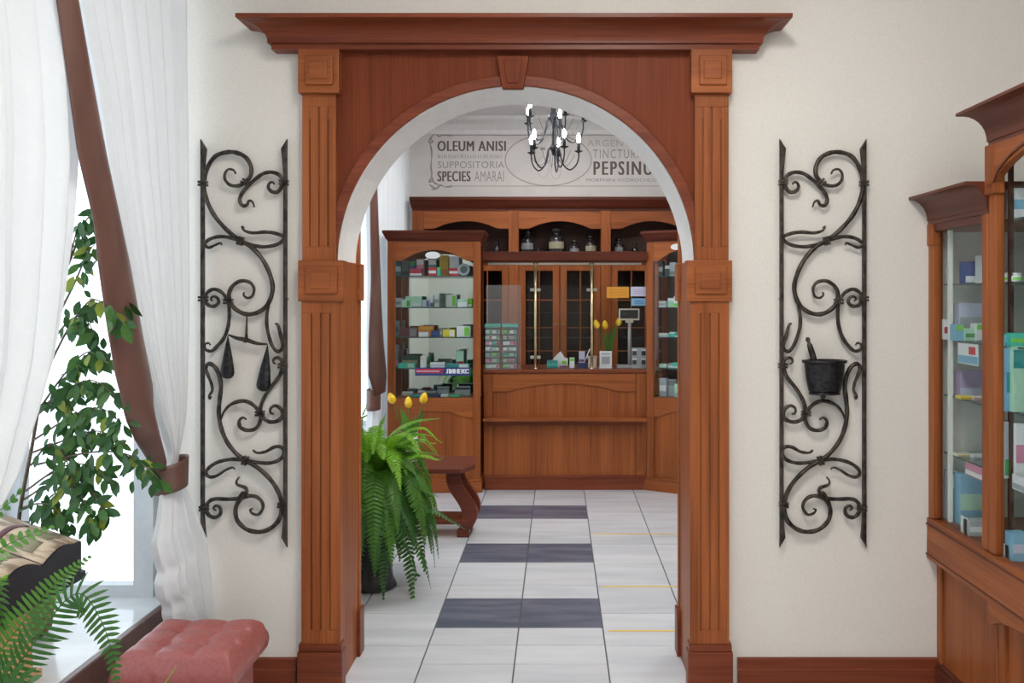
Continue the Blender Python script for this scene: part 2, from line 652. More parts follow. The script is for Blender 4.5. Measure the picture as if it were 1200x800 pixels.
def arc(r, n=40, a0=0.0, a1=PI, cx=AX, cz=AZ):
    return [(cx + r * math.cos(a0 + (a1 - a0) * i / n), cz + r * math.sin(a0 + (a1 - a0) * i / n)) for i in range(n + 1)]


mb = MB()
mb.prism([(XBAY - .1, 0), (JL, 0)] + arc(AR, 40, PI, 0) + [(JR, 0), (2.6, 0), (2.6, CEIL), (XL, CEIL), (XL, 0.0)][0:4], YF, YB)
# wall polygon: from the left wall to the right, notched by the arch
mb = MB()
mb.prism([(XL, 0), (JL, 0)] + arc(AR, 40, PI, 0) + [(JR, 0), (2.6, 0), (2.6, CEIL), (XL, CEIL)], YF, YB)
tag(mb.build('wall_front', M['wall']), kind='structure')
# white plaster lining of the arch soffit
a_, b_ = arc(AR - .003, 48, PI, 0), arc(AR + .002, 48, PI, 0)
tag(MB().strip(a_, b_, YF - .022, YB + .012).build('trim_1', M['white'], smooth=False), kind='structure')
tag(MB().box(XL, 2.6, YEND, YEND + .1, 0, CEIL).build('wall_end', M['wall']), kind='structure')
tag(MB().box(XR, XR + .1, YBACK, YF, 0, CEIL).build('wall_right', M['wall']), kind='structure')
tag(MB().box(2.6, 2.7, YF, YEND + .1, 0, CEIL).build('wall_right', M['wall']), kind='structure')
tag(MB().box(XL - .9, 2.7, YBACK - .1, YEND + .1, CEIL, CEIL + .1).build('ceiling', M['ceil']), kind='structure')
# cove moulding under the far ceiling
cv = [(YEND, CEIL - .16), (YEND - .03, CEIL - .16), (YEND - .035, CEIL - .12), (YEND - .07, CEIL - .07), (YEND - .13, CEIL - .035), (YEND - .14, CEIL), (YEND, CEIL)]
tag(MB().prism(cv, XL, 2.6, 'x').build('trim_2', M['white']), kind='structure')

tag(MB().box(XL, XR, YBACK - .1, YBACK, 0, CEIL).build('wall_back', M['wall']), kind='structure')


def window_frame(name, quad, n, plane, t=.055):
    """frame with mullions and panes. quad=(a0,a1,z0,z1) along y (plane x) or along x (plane y)"""
    a0, a1, z0, z1 = quad
    ax, c = plane
    root = MB()

    def bx(mb_, p, q, r, s_, d=.03):
        if ax == 'x':
            mb_.box(c - d, c + d, p, q, r, s_)
        else:
            mb_.box(p, q, c - d, c + d, r, s_)
        return mb_
    for k in range(n):
        p, q = a0 + (a1 - a0 - t) * k / n + t, a0 + (a1 - a0 - t) * (k + 1) / n
        bx(root, p, q, z0, z0 + .05, .028)
        bx(root, p, q, z1 - .05, z1, .028)
    for k in range(n + 1):
        p = a0 + (a1 - a0 - t) * k / n
        bx(root, p, p + t, z0, z1)
    fr = tag(root.build(name, M['frame']), kind='structure')
    for k in range(n):
        p = a0 + (a1 - a0 - t) * k / n + t
        q = a0 + (a1 - a0 - t) * (k + 1) / n
        bx(MB(), p, q, z0 + .05, z1 - .05, .003).build('pane', M['pane'], fr)
    return fr


BAYS = [(0.85, 3.50, 'near'), (-2.45, 0.15, 'rear'), (5.0, 8.2, 'far')]
ZTOP = 2.95
edges = [YBACK - .1]
for a, b, _ in sorted(BAYS):
    edges += [a, b]
edges.append(YEND + .1)
mb = MB()
for i in range(0, len(edges), 2):
    mb.box(XL - .05, XL, edges[i] + (.075 if i else 0), edges[i + 1], 0, CEIL)
for a, b, _ in BAYS:
    mb.box(XL - .05, XL, a, b + .075, 0, SILL - .05)
    mb.box(XBAY - .03, XL, a, b + .075, ZTOP, CEIL)
    mb.box(XBAY - .03, XL - .05, a, b + .075, -.02, SILL - .05)
tag(mb.build('wall_left', M['wall']), kind='structure')
k = 1
for a, b, _ in BAYS:
    window_frame('window_%d' % k, (a, b, SILL, ZTOP), 3, ('x', XBAY))
    k += 1
    for yy in (a + .03, b + .04):
        window_frame('window_%d' % k, (XBAY + .03, XL - .05, SILL, ZTOP), 1, ('y', yy), .08)
        k += 1
    s_ = tag(MB().box(XBAY - .02, XL + .015, a, b + .07, SILL - .049, SILL).build('trim_%d' % k, M['sill'], bev=.004), kind='structure')
    MB().box(XL + .015, XL + .042, a, b - .01, SILL - .10, SILL + .001).build('sill_nosing', M['sill_front'], s_, bev=.006)
    MB().box(XL, XL + .02, a, b - .01, 0, SILL - .10).build('apron_panel', M['sill_front'], s_)

# floor ---------------------------------------------------------------
fl = tag(MB().box(XL - .1, 2.7, YF - .02, YEND + .1, -.08, -.006).build('floor', M['grout']), kind='structure')
P = 0.395
_tm = {}


def tile(x0, x1, y0, y1, dark=False):
    g = .0030
    dx, dy = round(x1 - x0, 4), round(y1 - y0, 4)
    key = (dx, dy, dark)
    if key not in _tm:
        _tm[key] = MB().rings([(g, dx - g, g, dy - g, -.03), (g, dx - g, g, dy - g, -.0012), (g + .0012, dx - g - .0012, g + .0012, dy - g - .0012, 0)]).mesh('tile', M['tile_dark' if dark else 'tile'])
    o = newobj('tile', _tm[key], fl, True)
    o.location = (x0, y0, 0)


cen = [3.45, 3.65, 3.85, 4.055, 4.45, 4.65, 5.055, 5.45, 5.65, 6.055, 6.45, 6.65, 7.055]
darkrows = {4.055, 5.055, 6.055}
for c in range(-2, 6):
    x0 = -.58 + P * c
    if c in (0, 1):
        for a, b in zip(cen, cen[1:]):
            tile(x0, x0 + P, a, b, a in darkrows)
    else:
        y = 3.45
        off = 0.0 if c % 2 else 0.0
        while y < 7.0:
            tile(x0, x0 + P, y, y + P)
            y = round(y + P, 4)
# near room: same paving, out of the frame
m, nt, b, out = new_mat('marble_paving')
bt = nt.nodes.new('ShaderNodeTexBrick')
bt.offset = 0
bt.inputs['Color1'].default_value = (0.66, 0.66, 0.67, 1)
bt.inputs['Color2'].default_value = (0.62, 0.63, 0.64, 1)
bt.inputs['Mortar'].default_value = (0.12, 0.12, 0.13, 1)
bt.inputs['Scale'].default_value = 1
bt.inputs['Brick Width'].default_value = .395
bt.inputs['Row Height'].default_value = .395
bt.inputs['Mortar Size'].default_value = .003
tcn = nt.nodes.new('ShaderNodeTexCoord')
nt.links.new(tcn.outputs['Object'], bt.inputs['Vector'])
nt.links.new(bt.outputs[0], b.inputs['Base Color'])
b.inputs['Roughness'].default_value = .25
tag(MB().box(XL - .1, XR + .1, YBACK - .1, YF - .02, -.08, 0).build('floor', m), kind='structure')

for i, (v, x0, x1, lab) in enumerate([(625.5, .235, .80, 'yellow tape line on the floor, farthest of three'),
                                      (687.0, .235, .75, 'yellow tape line on the floor, middle of three'),
                                      (739.0, .235, .80, 'yellow tape line on the floor, nearest the archway')]):
    y = EYE * F_PX / (v - CV)
    t = MB().rings([(x0, x1, y - .008, y + .008, 0.0002), (x0, x1, y - .008, y + .008, .0012)]).build('floor_tape', M['tape'])
    tag(t, lab, 'tape', 'yellow distance tapes')

# baseboards
bp_ = [(YF, 0), (YF - .022, 0), (YF - .022, .055), (YF - .020, .062), (YF - .012, .092), (YF - .010, .1), (YF, .1)]
for nm, x0, x1 in (('baseboard_left', XL + .05, -1.05), ('baseboard_right', .72, 1.53)):
    o = tag(MB().prism([(YF, 0), (YF - .024, 0), (YF - .024, .062), (YF - .017, .068), (YF - .017, .102), (YF, .105)], x0, x1, 'x').build(nm, M['red_x']), kind='structure')

# ------------------------------------------------------------------ archway surround
ar = empty('archway_surround', (AX, YF, 0), 'red brown carved wooden archway with fluted pilasters and deep cornice', 'archway', kind='structure')
# veneer field over the arch
px0, px1 = -.92, .58
MB().prism([(px0, 1.70), (JL + .0, 1.70)] + arc(AR, 44, PI, 0)[1:-1] + [(JR, 1.70), (px1, 1.70), (px1, 2.56), (px0, 2.56)], YF - .018, YF).build('veneer_panel', M['red'], ar)
rg = MB().strip(arc(AR - .001, 56, PI * 1.0, 0), arc(AR + .042, 56, PI, 0), YF - .034, YF - .016)
rg.build('arch_moulding', M['red_x'], ar, bev=.004)
ks = MB()
zk0, zk1 = W(0, 104, 3.43).z, W(0, 66, 3.43).z
xk = W(601, 0, 3.43).x
ks.prism([(xk - .042, zk0), (xk + .042, zk0), (xk + .064, zk1), (xk - .064, zk1)], YF - .05, YF - .016)
k_ = ks.build('keystone', M['red'], ar, bev=.003)
MB().prism([(xk - .022, zk0 + .020), (xk + .022, zk0 + .020), (xk + .038, zk1 - .018), (xk - .038, zk1 - .018)], YF - .056, YF - .049).build('raised_panel', M['red'], k_, bev=.002)


def cornice(name, x0, x1, y0, y1, prof, outs, mat, parent, bev=0.0, local=False):
    l, r, f, bk = outs
    return MB().rings([(x0 - o * l, x1 + o * r, y0 - o * f, y1 + o * bk, z) for o, z in prof]).build(name, mat, parent, bev=bev, local=local)


zc0, zc1 = W(0, 59, 3.42).z, W(0, 20, 3.35).z
cprof = [(0, zc0), (0, zc0 + .022), (.012, zc0 + .022), (.012, zc0 + .028)]
for i in range(9):
    t = i / 8
    cprof.append((.012 + .085 * (1 - math.cos(t * PI / 2)) , zc0 + .03 + .062 * math.sin(t * PI / 2)))
cprof += [(.100, zc0 + .094), (.104, zc0 + .094), (.104, zc1)]
cornice('cornice', -1.133, .795, YF - .065, YF, cprof, (1, 1, 1, 0), M['red_x'], ar)


def groove_shaft(x0, x1, z0, z1, ybody, grooves):
    """shaft with sunk flutes: body plus a proud face left open at the flutes"""
    mb_ = MB().box(x0, x1, ybody, YF, z0, z1)
    yp = ybody - .009
    e = .006
    gs = sorted(grooves)
    gz0, gz1 = min(g[1] for g in gs), max(g[2] for g in gs)
    mb_.box(x0, x1, yp, ybody, z0, gz0)
    mb_.box(x0, x1, yp, ybody, gz1, z1)
    x = x0
    for gx, a, b_ in gs:
        mb_.box(x, gx - e / 2, yp, ybody, gz0, gz1)
        if a > gz0:
            mb_.box(gx - e / 2, gx + e / 2, yp, ybody, gz0, a)
        if b_ < gz1:
            mb_.box(gx - e / 2, gx + e / 2, yp, ybody, b_, gz1)
        x = gx + e / 2
    mb_.box(x, x1, yp, ybody, gz0, gz1)
    return mb_


zi0, zi1 = W(0, 353, 3.41).z, W(0, 305, 3.41).z        # impost block
zb0, zb1 = W(0, 109, 3.41).z, zc0 + .001               # cap block
zp = W(0, 755, 3.41).z                                 # plinth top
for sgn, name in ((-1, 'left'), (1, 'right')):
    def X(a, b):
        return (AX - b, AX - a) if sgn < 0 else (AX + a, AX + b)
    p = empty('pilaster', (AX + sgn * .77, YF, 0), None, None)
    p.parent = ar
    p.matrix_parent_inverse = root_mw(ar).inverted()
    x0, x1 = X(.694, .848)
    xm = (x0 + x1) / 2
    # lower shaft
    groove_shaft(x0, x1, zp, zi0, YF - .045, [(xm + d, W(0, 738, 3.42).z, W(0, 367, 3.42).z) for d in (-.036, 0.0, .036)]).build('shaft', M['wood'], p, bev=.0015)
    # upper shaft, shorter outer flutes
    ux0, ux1 = X(.714, .848)
    um = (ux0 + ux1) / 2
    groove_shaft(ux0, ux1, zi1, zb0, YF - .034, [(um + d, zi1 + .055, zb0 - (.05 if d == 0 else .1)) for d in (-.036, 0, .036)]).build('shaft', M['wood'], p, bev=.0015)
    # blocks
    for (za, zb_, xa, xb, nm) in ((zi0, zi1, .678, .858, 'impost_block'), (zb0, zb1, .696, .858, 'cap_block')):
        a, c = X(xa, xb)
        blk = MB().box(a, c, YF - .066, YF, za, zb_).build(nm, M['wood_x'], p, bev=.003)
        cx, cz = (a + c) / 2, (za + zb_) / 2
        hx, hz = (c - a) / 2, (zb_ - za) / 2
        MB().box(cx - hx + .032, cx + hx - .022, YF - .078, YF - .06, cz - hz + .03, cz + hz - .025).build('raised_panel', M['wood_x'], blk, bev=.004)
        MB().box(cx - hx * .42, cx + hx * .46, YF - .083, YF - .07, cz - hz * .40, cz + hz * .42).build('raised_panel', M['wood_x'], blk, bev=.004)
    # plinth
    a, c = X(.684, .862)
    MB().box(a, c, YF - .064, YF, .0, zp - .03).box(a + .004, c - .004, YF - .060, YF, zp - .03, zp).build('plinth', M['red_x'], p, bev=.004)
    # wooden jamb lining through the wall
    a, c = X(.700, AR + .002)
    MB().box(a, c, YF - .02, YB + .01, 0, zi1).build('jamb_lining', M['wood'], p)
    # casing on the other room's side
    a, c = X(.694, .85)
    MB().box(a, c, YB, YB + .035, .2, zi0).build('rear_shaft', M['wood'], p, bev=.003)
    MB().box(a, c, YB, YB + .03, zi1, 2.55).build('rear_shaft', M['wood'], p, bev=.003)
    a, c = X(.684, .86)
    MB().box(a, c, YB - .03, YB + .05, zi0, zi1).build('rear_block', M['wood_x'], p, bev=.004)
    MB().box(a, c, YB - .03, YB + .05, 0, .2).build('rear_plinth', M['red_x'], p, bev=.004)
MB().prism([(px0, 1.70), (JL + .0, 1.70)] + arc(AR, 44, PI, 0)[1:-1] + [(JR, 1.70), (px1, 1.70), (px1, 2.56), (px0, 2.56)], YB, YB + .015).build('rear_veneer_panel', M['red'], ar)
MB().rings([(-1.13, .79, YB, YB + .06, 2.54), (-1.13, .79, YB, YB + .06, 2.57), (-1.2, .86, YB, YB + .14, 2.66)]).build('rear_cornice', M['red_x'], ar)

# ------------------------------------------------------------------ wrought iron wall panels
PY = YF - .030


def A_(x, y, m):
    x = 417 - x if m else x
    return ((900 if m else 220) + x / 3.2, 150 + y / 3.2)


def B_(x, y, m):
    x = 397 - x if m else x
    return ((900 if m else 220) + x / 3.077, 390 + y / 3.077)


S1 = [('A', p) for p in [(180, 172), (172, 158), (152, 155), (139, 172), (141, 195), (160, 214), (190, 216), (218, 202), (237, 175), (236, 140), (215, 108), (180, 92), (145, 91), (105, 105), (78, 140), (64, 185), (62, 230), (75, 280), (105, 335), (150, 385), (197, 421), (243, 450), (285, 500), (312, 560), (318, 610), (300, 660), (265, 690), (222, 698), (185, 683), (160, 655), (155, 620), (170, 590), (200, 573), (232, 578), (248, 600), (243, 628), (225, 637), (210, 627), (212, 615)]]
S2 = [('A', p) for p in [(325, 212), (320, 204), (308, 205), (302, 222), (315, 238), (335, 240), (350, 224), (355, 202), (345, 178), (318, 166), (285, 170), (255, 190), (225, 218), (203, 245), (195, 270), (205, 290), (222, 288), (230, 272), (243, 278), (250, 297)]]
S3 = [('A', p) for p in [(212, 374), (203, 369), (214, 385), (245, 393), (290, 390), (330, 395), (362, 411), (335, 436), (285, 445), (240, 438), (197, 423), (150, 409), (110, 408), (78, 419), (64, 436), (78, 448), (100, 440), (122, 431), (128, 439)]]
S4 = [('A', p) for p in [(94, 648), (86, 641), (97, 631), (112, 638), (115, 655), (98, 668), (76, 663), (64, 640), (75, 615), (100, 604), (130, 618), (150, 650), (156, 690), (152, 740), (137, 785)]] + [('B', p) for p in [(108, 45), (86, 65), (65, 60), (61, 43), (74, 36), (82, 44)]]
S5 = [('A', p) for p in [(316, 600), (306, 650), (297, 700), (298, 750)]] + [('B', p) for p in [(302, 40), (324, 67), (343, 50)]] + [('A', p) for p in [(350, 785), (343, 755), (336, 735), (327, 734)]]
T1 = [('B', p) for p in [(84, 228), (80, 237), (77, 227), (88, 208), (85, 182), (72, 150), (65, 125), (76, 111), (96, 121), (112, 150), (120, 190), (115, 240), (112, 290), (120, 340), (140, 390), (175, 435), (207, 459), (250, 484), (295, 525), (325, 570), (339, 620), (330, 670), (300, 703), (260, 717), (215, 709), (182, 680), (172, 645), (180, 612), (205, 591), (240, 588), (265, 605), (271, 630), (255, 654), (233, 650), (225, 638), (234, 633)]]
T2 = [('B', p) for p in [(117, 318), (130, 285), (155, 258), (195, 245), (230, 255), (258, 285), (262, 315), (245, 344), (215, 351), (190, 340), (185, 318), (198, 305), (212, 312)]]
T3 = [('B', p) for p in [(318, 111), (309, 106), (312, 92), (328, 90), (342, 107), (338, 138), (324, 165), (300, 195), (280, 225), (266, 255), (262, 285), (275, 310), (300, 321), (328, 315), (342, 295), (335, 273), (315, 262), (299, 272), (299, 288), (311, 292)]]
T4 = [('B', p) for p in [(241, 427), (235, 422), (250, 432), (280, 428), (310, 412), (335, 411), (347, 430), (333, 455), (300, 468), (260, 468), (207, 460), (160, 455), (110, 465), (77, 485), (66, 505), (80, 519), (105, 514), (135, 495), (160, 485), (170, 491)]]
T5 = [('B', p) for p in [(103, 640), (93, 632), (103, 622), (118, 633), (115, 655), (95, 665), (75, 655), (65, 630), (77, 607), (100, 598), (140, 599), (178, 597), (198, 587), (212, 573), (209, 559), (193, 552), (178, 546), (176, 533), (186, 519)]]
SCROLLS = [(S1, .0080), (S2, .0070), (S3, .0066), (S4, .0066), (S5, .0066), (T1, .0080), (T2, .0070), (T3, .0070), (T4, .0066), (T5, .0070)]
COLLARS = [('A', 57, 208, 0), ('A', 218, 205, -35), ('A', 360, 204, 0), ('A', 197, 423, 75), ('A', 58, 640, 0), ('A', 152, 650, 0), ('B', 343, 118, 0), ('B', 260, 290, 0),
           ('B', 207, 460, 75), ('B', 340, 620, 0), ('B', 195, 588, 55), ('B', 58, 632, 0)]


def panel(m, label):
    cv_ = {'A': A_, 'B': B_}
    base = W(*B_(200, 770, m), PY)
    r = empty('wrought_iron_panel', base, label, 'wall ornament', 'wrought iron wall panels')
    # upright bars with chisel ends
    for bx_, tipx, sg in (((55, 'L'), 47, 1), ((367, 'R'), 373, -1)):
        pass
    for side in (0, 1):
        xa = 56 if side == 0 else 366
        sg = 1 if side == 0 else -1
        xm = W(*A_(xa, 300, m), PY).x
        ds = sg * (-1 if m else 1)
        h = .0075
        zt, zs = W(*A_(0, 40, m), PY).z, W(*A_(0, 78, m), PY).z
        zn = W(*A_(0, 165, m), PY).z
        zb_, zq, zw = W(*B_(0, 773, m), PY).z, W(*B_(0, 737, m), PY).z, W(*B_(0, 660, m), PY).z
        # outline: outer edge straight, inner edge swelling to a slanted chisel point
        o_, i_ = xm - ds * h, xm + ds * h
        poly = [(o_ - ds * .001, zt), (i_ + ds * .009, zs), (i_ + ds * .004, (zs + zn) / 2), (i_, zn), (i_, zw), (i_ + ds * .003, (zw + zq) / 2), (i_ + ds * .007, zq), (o_ - ds * .001, zb_), (o_, zq), (o_, zw), (o_, zn), (o_, zs)]
        MB().prism(poly, PY - .007, PY + .008).build('upright_bar', M['iron'], r, bev=.002)
    for pts, rad in SCROLLS:
        q = [cv_[k](x, y, m) for k, (x, y) in pts]
        q = spline([W(u, v, PY) for u, v in q], 6)
        n = len(q)
        rs = []
        for i in range(n):
            t = i / (n - 1)
            rs.append(1.13 * rad * (0.42 + 0.58 * min(1, t / .22)) * (0.42 + 0.58 * min(1, (1 - t) / .22)) * (1 + .06 * math.sin(i * .9)))
        MB().tube(q, rs, 8).build('scroll', M['iron'], r, smooth=True)
    for k, x, y, an in COLLARS:
        c = W(*cv_[k](x, y, m), PY)
        a = math.radians(-an if not m else an)
        mb_ = MB()
        for dz in (-.006, .006):
            mb_.rings([(-.0175, .0175, -.013, .013, dz - .0045), (-.0175, .0175, -.013, .013, dz + .0045)])
        mb_.xf(Matrix.Translation(c) @ Matrix.Rotation(a, 4, 'Y'))
        mb_.build('collar', M['iron'], r, bev=.002)
    # fixing pegs into the wall
    for side in (56, 366):
        for yy in (208, 640):
            c = W(*A_(side, yy, m), PY)
            MB().tube([c, (c.x, YF - .0004, c.z)], .005, 6).build('fixing_pin', M['iron'], r)
    return r


pl = panel(False, 'black wrought iron scroll panel with hanging balance scales, beside the curtain')
pr = panel(True, 'black wrought iron scroll panel with mortar and pestle, beside the cabinets')
# balance scales
sc = MB()
p0, p1 = W(*A_(222, 702, False), PY), W(*B_(211, 30, False), PY)
sc.tube([p0, (p0 + p1) / 2, p1], [.003, .005, .007], 8)
sc.build('pointer', M['iron'], pl, smooth=True)
b0, b1, b2 = W(*B_(146, 6, False), PY - .004), W(*B_(211, 25, False), PY - .008), W(*B_(288, 41, False), PY - .004)
q = spline([b0, (b0 * .55 + b1 * .45) + Vector((0, 0, -.004)), b1, (b1 * .5 + b2 * .5) + Vector((0, 0, -.005)), b2], 5)
MB().tube(q, [.003 + .006 * math.sin(PI * (i / (len(q) - 1))) for i in range(len(q))], 8).build('balance_beam', M['iron'], pl, smooth=True)
MB().lathe([(.001, -.012), (.010, -.008), (.012, 0), (.010, .008), (.001, .012)], 0, 0, 12).xf(Matrix.Translation(b1 + Vector((0, -.006, 0)))).build('pivot_knob', M['iron'], pl, smooth=True)
for (tx, ty, bx_, by_, w_) in ((145, 10, 143, 166, 25), (288, 44, 271, 211, 26)):
    t_, b_ = W(*B_(tx, ty, False), PY - .004), W(*B_(bx_, by_, False), PY - .004)
    L_ = (t_ - b_).length
    R_ = w_ / 3.077 * PY / F_PX
    ax_ = (t_ - b_).normalized()
    rot = Vector((0, 0, 1)).rotation_difference(ax_).to_matrix().to_4x4()
    prof = [(.0005, 0), (R_ * .55, .004), (R_ * .88, .012), (R_, .024), (R_ * .96, .036), (R_ * .7, L_ * .5), (R_ * .35, L_ * .78), (.0025, L_ - .004), (.002, L_)]
    MB().lathe(prof, 0, 0, 18, 1, .6).xf(Matrix.Translation(b_) @ rot).build('scale_pan', M['hammered'], pl, smooth=True)
# mortar and pestle


def Br(x, y):
    return W(900 + x / 3.077, 390 + y / 3.077, PY)


MCY = PY - .035
zt, zb = Br(0, 95).z, Br(0, 207).z
cxm = (Br(115, 0).x + Br(273, 0).x) / 2
sc_ = PY / F_PX / 3.077
mo = MB().lathe([(.001, zb), (56 * sc_, zb), (57 * sc_, zb + .005), (66 * sc_, zb + .05), (71 * sc_, zt - .02), (72 * sc_, zt - .012), (79 * sc_, zt - .011), (80 * sc_, zt - .002), (78 * sc_, zt), (66 * sc_, zt), (60 * sc_, zb + .03), (.001, zb + .02)], cxm, MCY, 28, 1, .72)
mo.build('mortar_bowl', M['hammered'], pr, smooth=True)
MB().lathe([(.001, zb - .012), (55 * sc_, zb - .012), (57 * sc_, zb - .008), (54 * sc_, zb - .003), (40 * sc_, zb + .001), (.001, zb + .001)], cxm, MCY, 24, 1, .72).build('mortar_base', M['hammered'], pr, smooth=True)
cf = Br(195, 229)
MB().lathe([(.0005, -.010), (.008, -.007), (.011, 0), (.008, .007), (.004, .012)], cf.x, PY - .01, 12).xf(Matrix.Translation((0, 0, cf.z))).build('mortar_foot', M['iron'], pr, smooth=True)
pa, pb_ = Br(132, 14), Br(158, 98)
pa.y = pb_.y = MCY
d = pb_ - pa
q = [pa + d * t for t in (0, .05, .12, .2, .25, .32, .5, .7, .9, 1.15)]
MB().tube(q, [.003, .0085, .0095, .006, .0065, .0105, .0118, .0128, .0125, .011], 12).build('pestle', M['iron'], pr, smooth=True)

# ------------------------------------------------------------------ curtains
XC = XL + .14


def curtain_mesh(lead, trail, zs, xbase, amp, folds, phase, nu=110, nv=70):
    """lead/trail: tables z -> y; folds run down the cloth"""
    z0, z1 = zs

    def fn(s, t):
        z = z0 + (z1 - z0) * t
        a, b_ = interp(lead, z), interp(trail, z)
        y = a + (b_ - a) * s
        am = interp(amp, z)
        xb = interp(xbase, z)
        f = math.sin(2 * PI * (folds * s + .35 * math.sin(3 * s + phase)) + phase)
        f2 = math.sin(2 * PI * (folds * 2.3 * s) + phase * 2 + t * 1.5)
        return (xb + am * (f + .35 * f2), y + .2 * am * math.cos(2 * PI * folds * s + phase) * math.sin(PI * s), z)
    return MB().grid(fn, nu, nv)


def yu(u, x=XC):
    return x * F_PX / (u - CU)


def lead_tab(pts, x=XC):
    out_ = []
    for u, v in pts:
        y = yu(u, x)
        out_.append((EYE + (CV - v) * y / F_PX, y))
    return sorted(out_)


ROD_Z = 3.06
# far-end curtain of the near window (tied back at the arch wall)
lead = lead_tab([(84, 0), (104, 100), (118, 190), (138, 300), (158, 400), (180, 480), (196, 530), (192, 552)]) + [(ROD_Z, 2.32)]
trail = [(.9, 3.25), (.98, 3.28), (1.1, 3.34), (1.5, 3.39), (2.4, 3.40), (ROD_Z, 3.40)]
c1 = empty('sheer_curtain', (XC, 3.3, SILL), 'white sheer curtain tied back with a brown satin sash beside the iron panel', 'curtain', 'sheer window curtains')
zk = .905
curtain_mesh(sorted(lead), trail, (zk, ROD_Z), [(.9, XC + .01), (1.3, XC), (3, XC)], [(.9, .012), (1.0, .016), (1.2, .022), (1.8, .022), (3.1, .022)], 9, .4).build('upper_drape', M['sheer'], c1, smooth=True)
# tail below the tie
tl_lead = [(.30, 3.20), (.36, 3.14), (.40, 3.12), (.43, 3.13), (.47, 3.085), (.53, 3.07), (.56, 3.10), (.61, 3.075), (.68, 3.06), (.71, 3.085), (.75, 3.11), (.85, 3.15), (.92, 3.165)]
tl_trail = [(.30, 3.435), (.6, 3.42), (.8, 3.32), (.92, 3.25)]
curtain_mesh(tl_lead, tl_trail, (.30, .915), [(.3, XC + .06), (.6, XC + .04), (.92, XC + .012)], [(.3, .030), (.6, .026), (.92, .012)], 4.5, 1.1, 70, 40).build('lower_drape', M['sheer'], c1, smooth=True)
# sash: a satin strip running down the leading edge
sl = lead_tab([(68, 0), (82, 100), (93, 180), (112, 260), (117, 310), (127, 380), (137, 440), (151, 490), (166, 516), (180, 534), (188, 545)], XC + .05) + [(ROD_Z, 2.22)]
sr = lead_tab([(91, 0), (110, 100), (126, 180), (143, 260), (154, 310), (168, 390), (178, 440), (188, 490), (194, 518), (200, 536), (204, 545)], XC + .05) + [(ROD_Z, 2.29)]
sl, sr = sorted(sl), sorted(sr)


def sash(s, t):
    z = .925 + (ROD_Z - .925) * t
    a, b_ = interp(sl, z), interp(sr, z)
    low = max(0, 1 - (z - .925) / .30)
    return (XC + .045 * (1 - .75 * low) + .028 * math.sin(PI * s) + .02 * low * (1 - low) * 4 * math.sin(PI * s * 1.3), a + (b_ - a) * s, z)


MB().grid(sash, 14, 60).build('satin_sash', M['satin'], c1, smooth=True, thick=.004)


def loop(s, t):
    a = 2 * PI * s
    z = .945 - .105 * t + .01 * math.sin(a)
    return (XC + .018 + .060 * math.cos(a), 3.205 + .074 * math.sin(a) * (1 - .2 * t), z + .01 * math.cos(a))


MB().grid(loop, 24, 6).build('tieback', M['satin'], c1, smooth=True, thick=.004)

# near-end curtain of the near window, swept towards the camera
c2 = empty('sheer_curtain', (XC, 2.0, SILL), 'white sheer curtain swept aside in front of the leafy plant', 'curtain', 'sheer window curtains')
tr2 = lead_tab([(81, 0), (91, 100), (95, 190), (91, 260), (80, 350), (68, 420), (50, 480), (24, 550), (0, 590)], XC + .02) + [(ROD_Z, 2.36), (.86, 2.02)]
ld2 = [(.86, 1.90), (1.2, 1.55), (1.8, 1.2), (ROD_Z, 1.1)]
curtain_mesh(ld2, sorted(tr2), (.86, ROD_Z), [(.8, XC + .01), (3.1, XC + .015)], [(.86, .03), (1.2, .026), (1.8, .024), (3.1, .022)], 11, 2.0).build('upper_drape', M['sheer'], c2, smooth=True)
curtain_mesh([(.3, 1.8), (.9, 1.91)], [(.3, 2.15), (.9, 2.03)], (.3, .87), [(.3, XC + .03), (.9, XC + .01)], [(.3, .04), (.9, .03)], 4, .3, 50, 20).build('lower_drape', M['sheer'], c2, smooth=True)
MB().grid(lambda s, t: (XC + .01 + .06 * math.cos(2 * PI * s), 1.965 + .075 * math.sin(2 * PI * s), .90 - .08 * t), 24, 4).build('tieback', M['satin'], c2, smooth=True, thick=.004)
# rods
for (ya, yb_, lab) in ((.8, 3.44, 'dark curtain rod above the near window'), (5.0, 8.44, 'dark curtain rod above the window of the far room')):
    r = empty('curtain_rod', (XC, ya, ROD_Z), lab, 'curtain rod')
    MB().tube([(XC, ya, ROD_Z + .012), (XC, yb_, ROD_Z + .012)], .012, 10).build('rod', M['iron'], r, smooth=True)
    for y in (ya + .2, yb_ - .1):
        MB().tube([(XC, y, ROD_Z + .012), (XL - .001, y, ROD_Z + .012)], .008, 8).build('bracket', M['iron'], r, smooth=True)
# curtain of the far room
c3 = empty('sheer_curtain', (XC, 7.2, 0), 'white sheer curtain behind the left display cabinet seen through the arch', 'curtain', 'sheer window curtains')
fl_ = lead_tab([(430, 180), (431, 250), (433, 330), (432, 400), (434, 450), (437, 462)]) + [(ROD_Z, 6.35)]
curtain_mesh(sorted(fl_), [(.79, 8.3), (ROD_Z, 8.42)], (.79, ROD_Z), [(0, XC)], [(0, .028), (3, .024)], 15, .9, 150, 30).build('upper_drape', M['sheer'], c3, smooth=True)
curtain_mesh([(.1, 6.55), (.5, 6.62), (.85, 6.70)], [(.1, 8.2), (.85, 8.3)], (.1, .80), [(0, XC)], [(0, .03)], 14, .2, 120, 16).build('lower_drape', M['sheer'], c3, smooth=True)
fl2 = sorted(lead_tab([(425, 180), (426, 250), (427, 330), (424, 400), (424, 440), (431, 462)]) + [(ROD_Z, 6.2)])
fr2 = sorted(lead_tab([(431, 180), (434, 250), (438, 330), (442, 400), (446, 440), (444, 462)]) + [(ROD_Z, 6.45)])
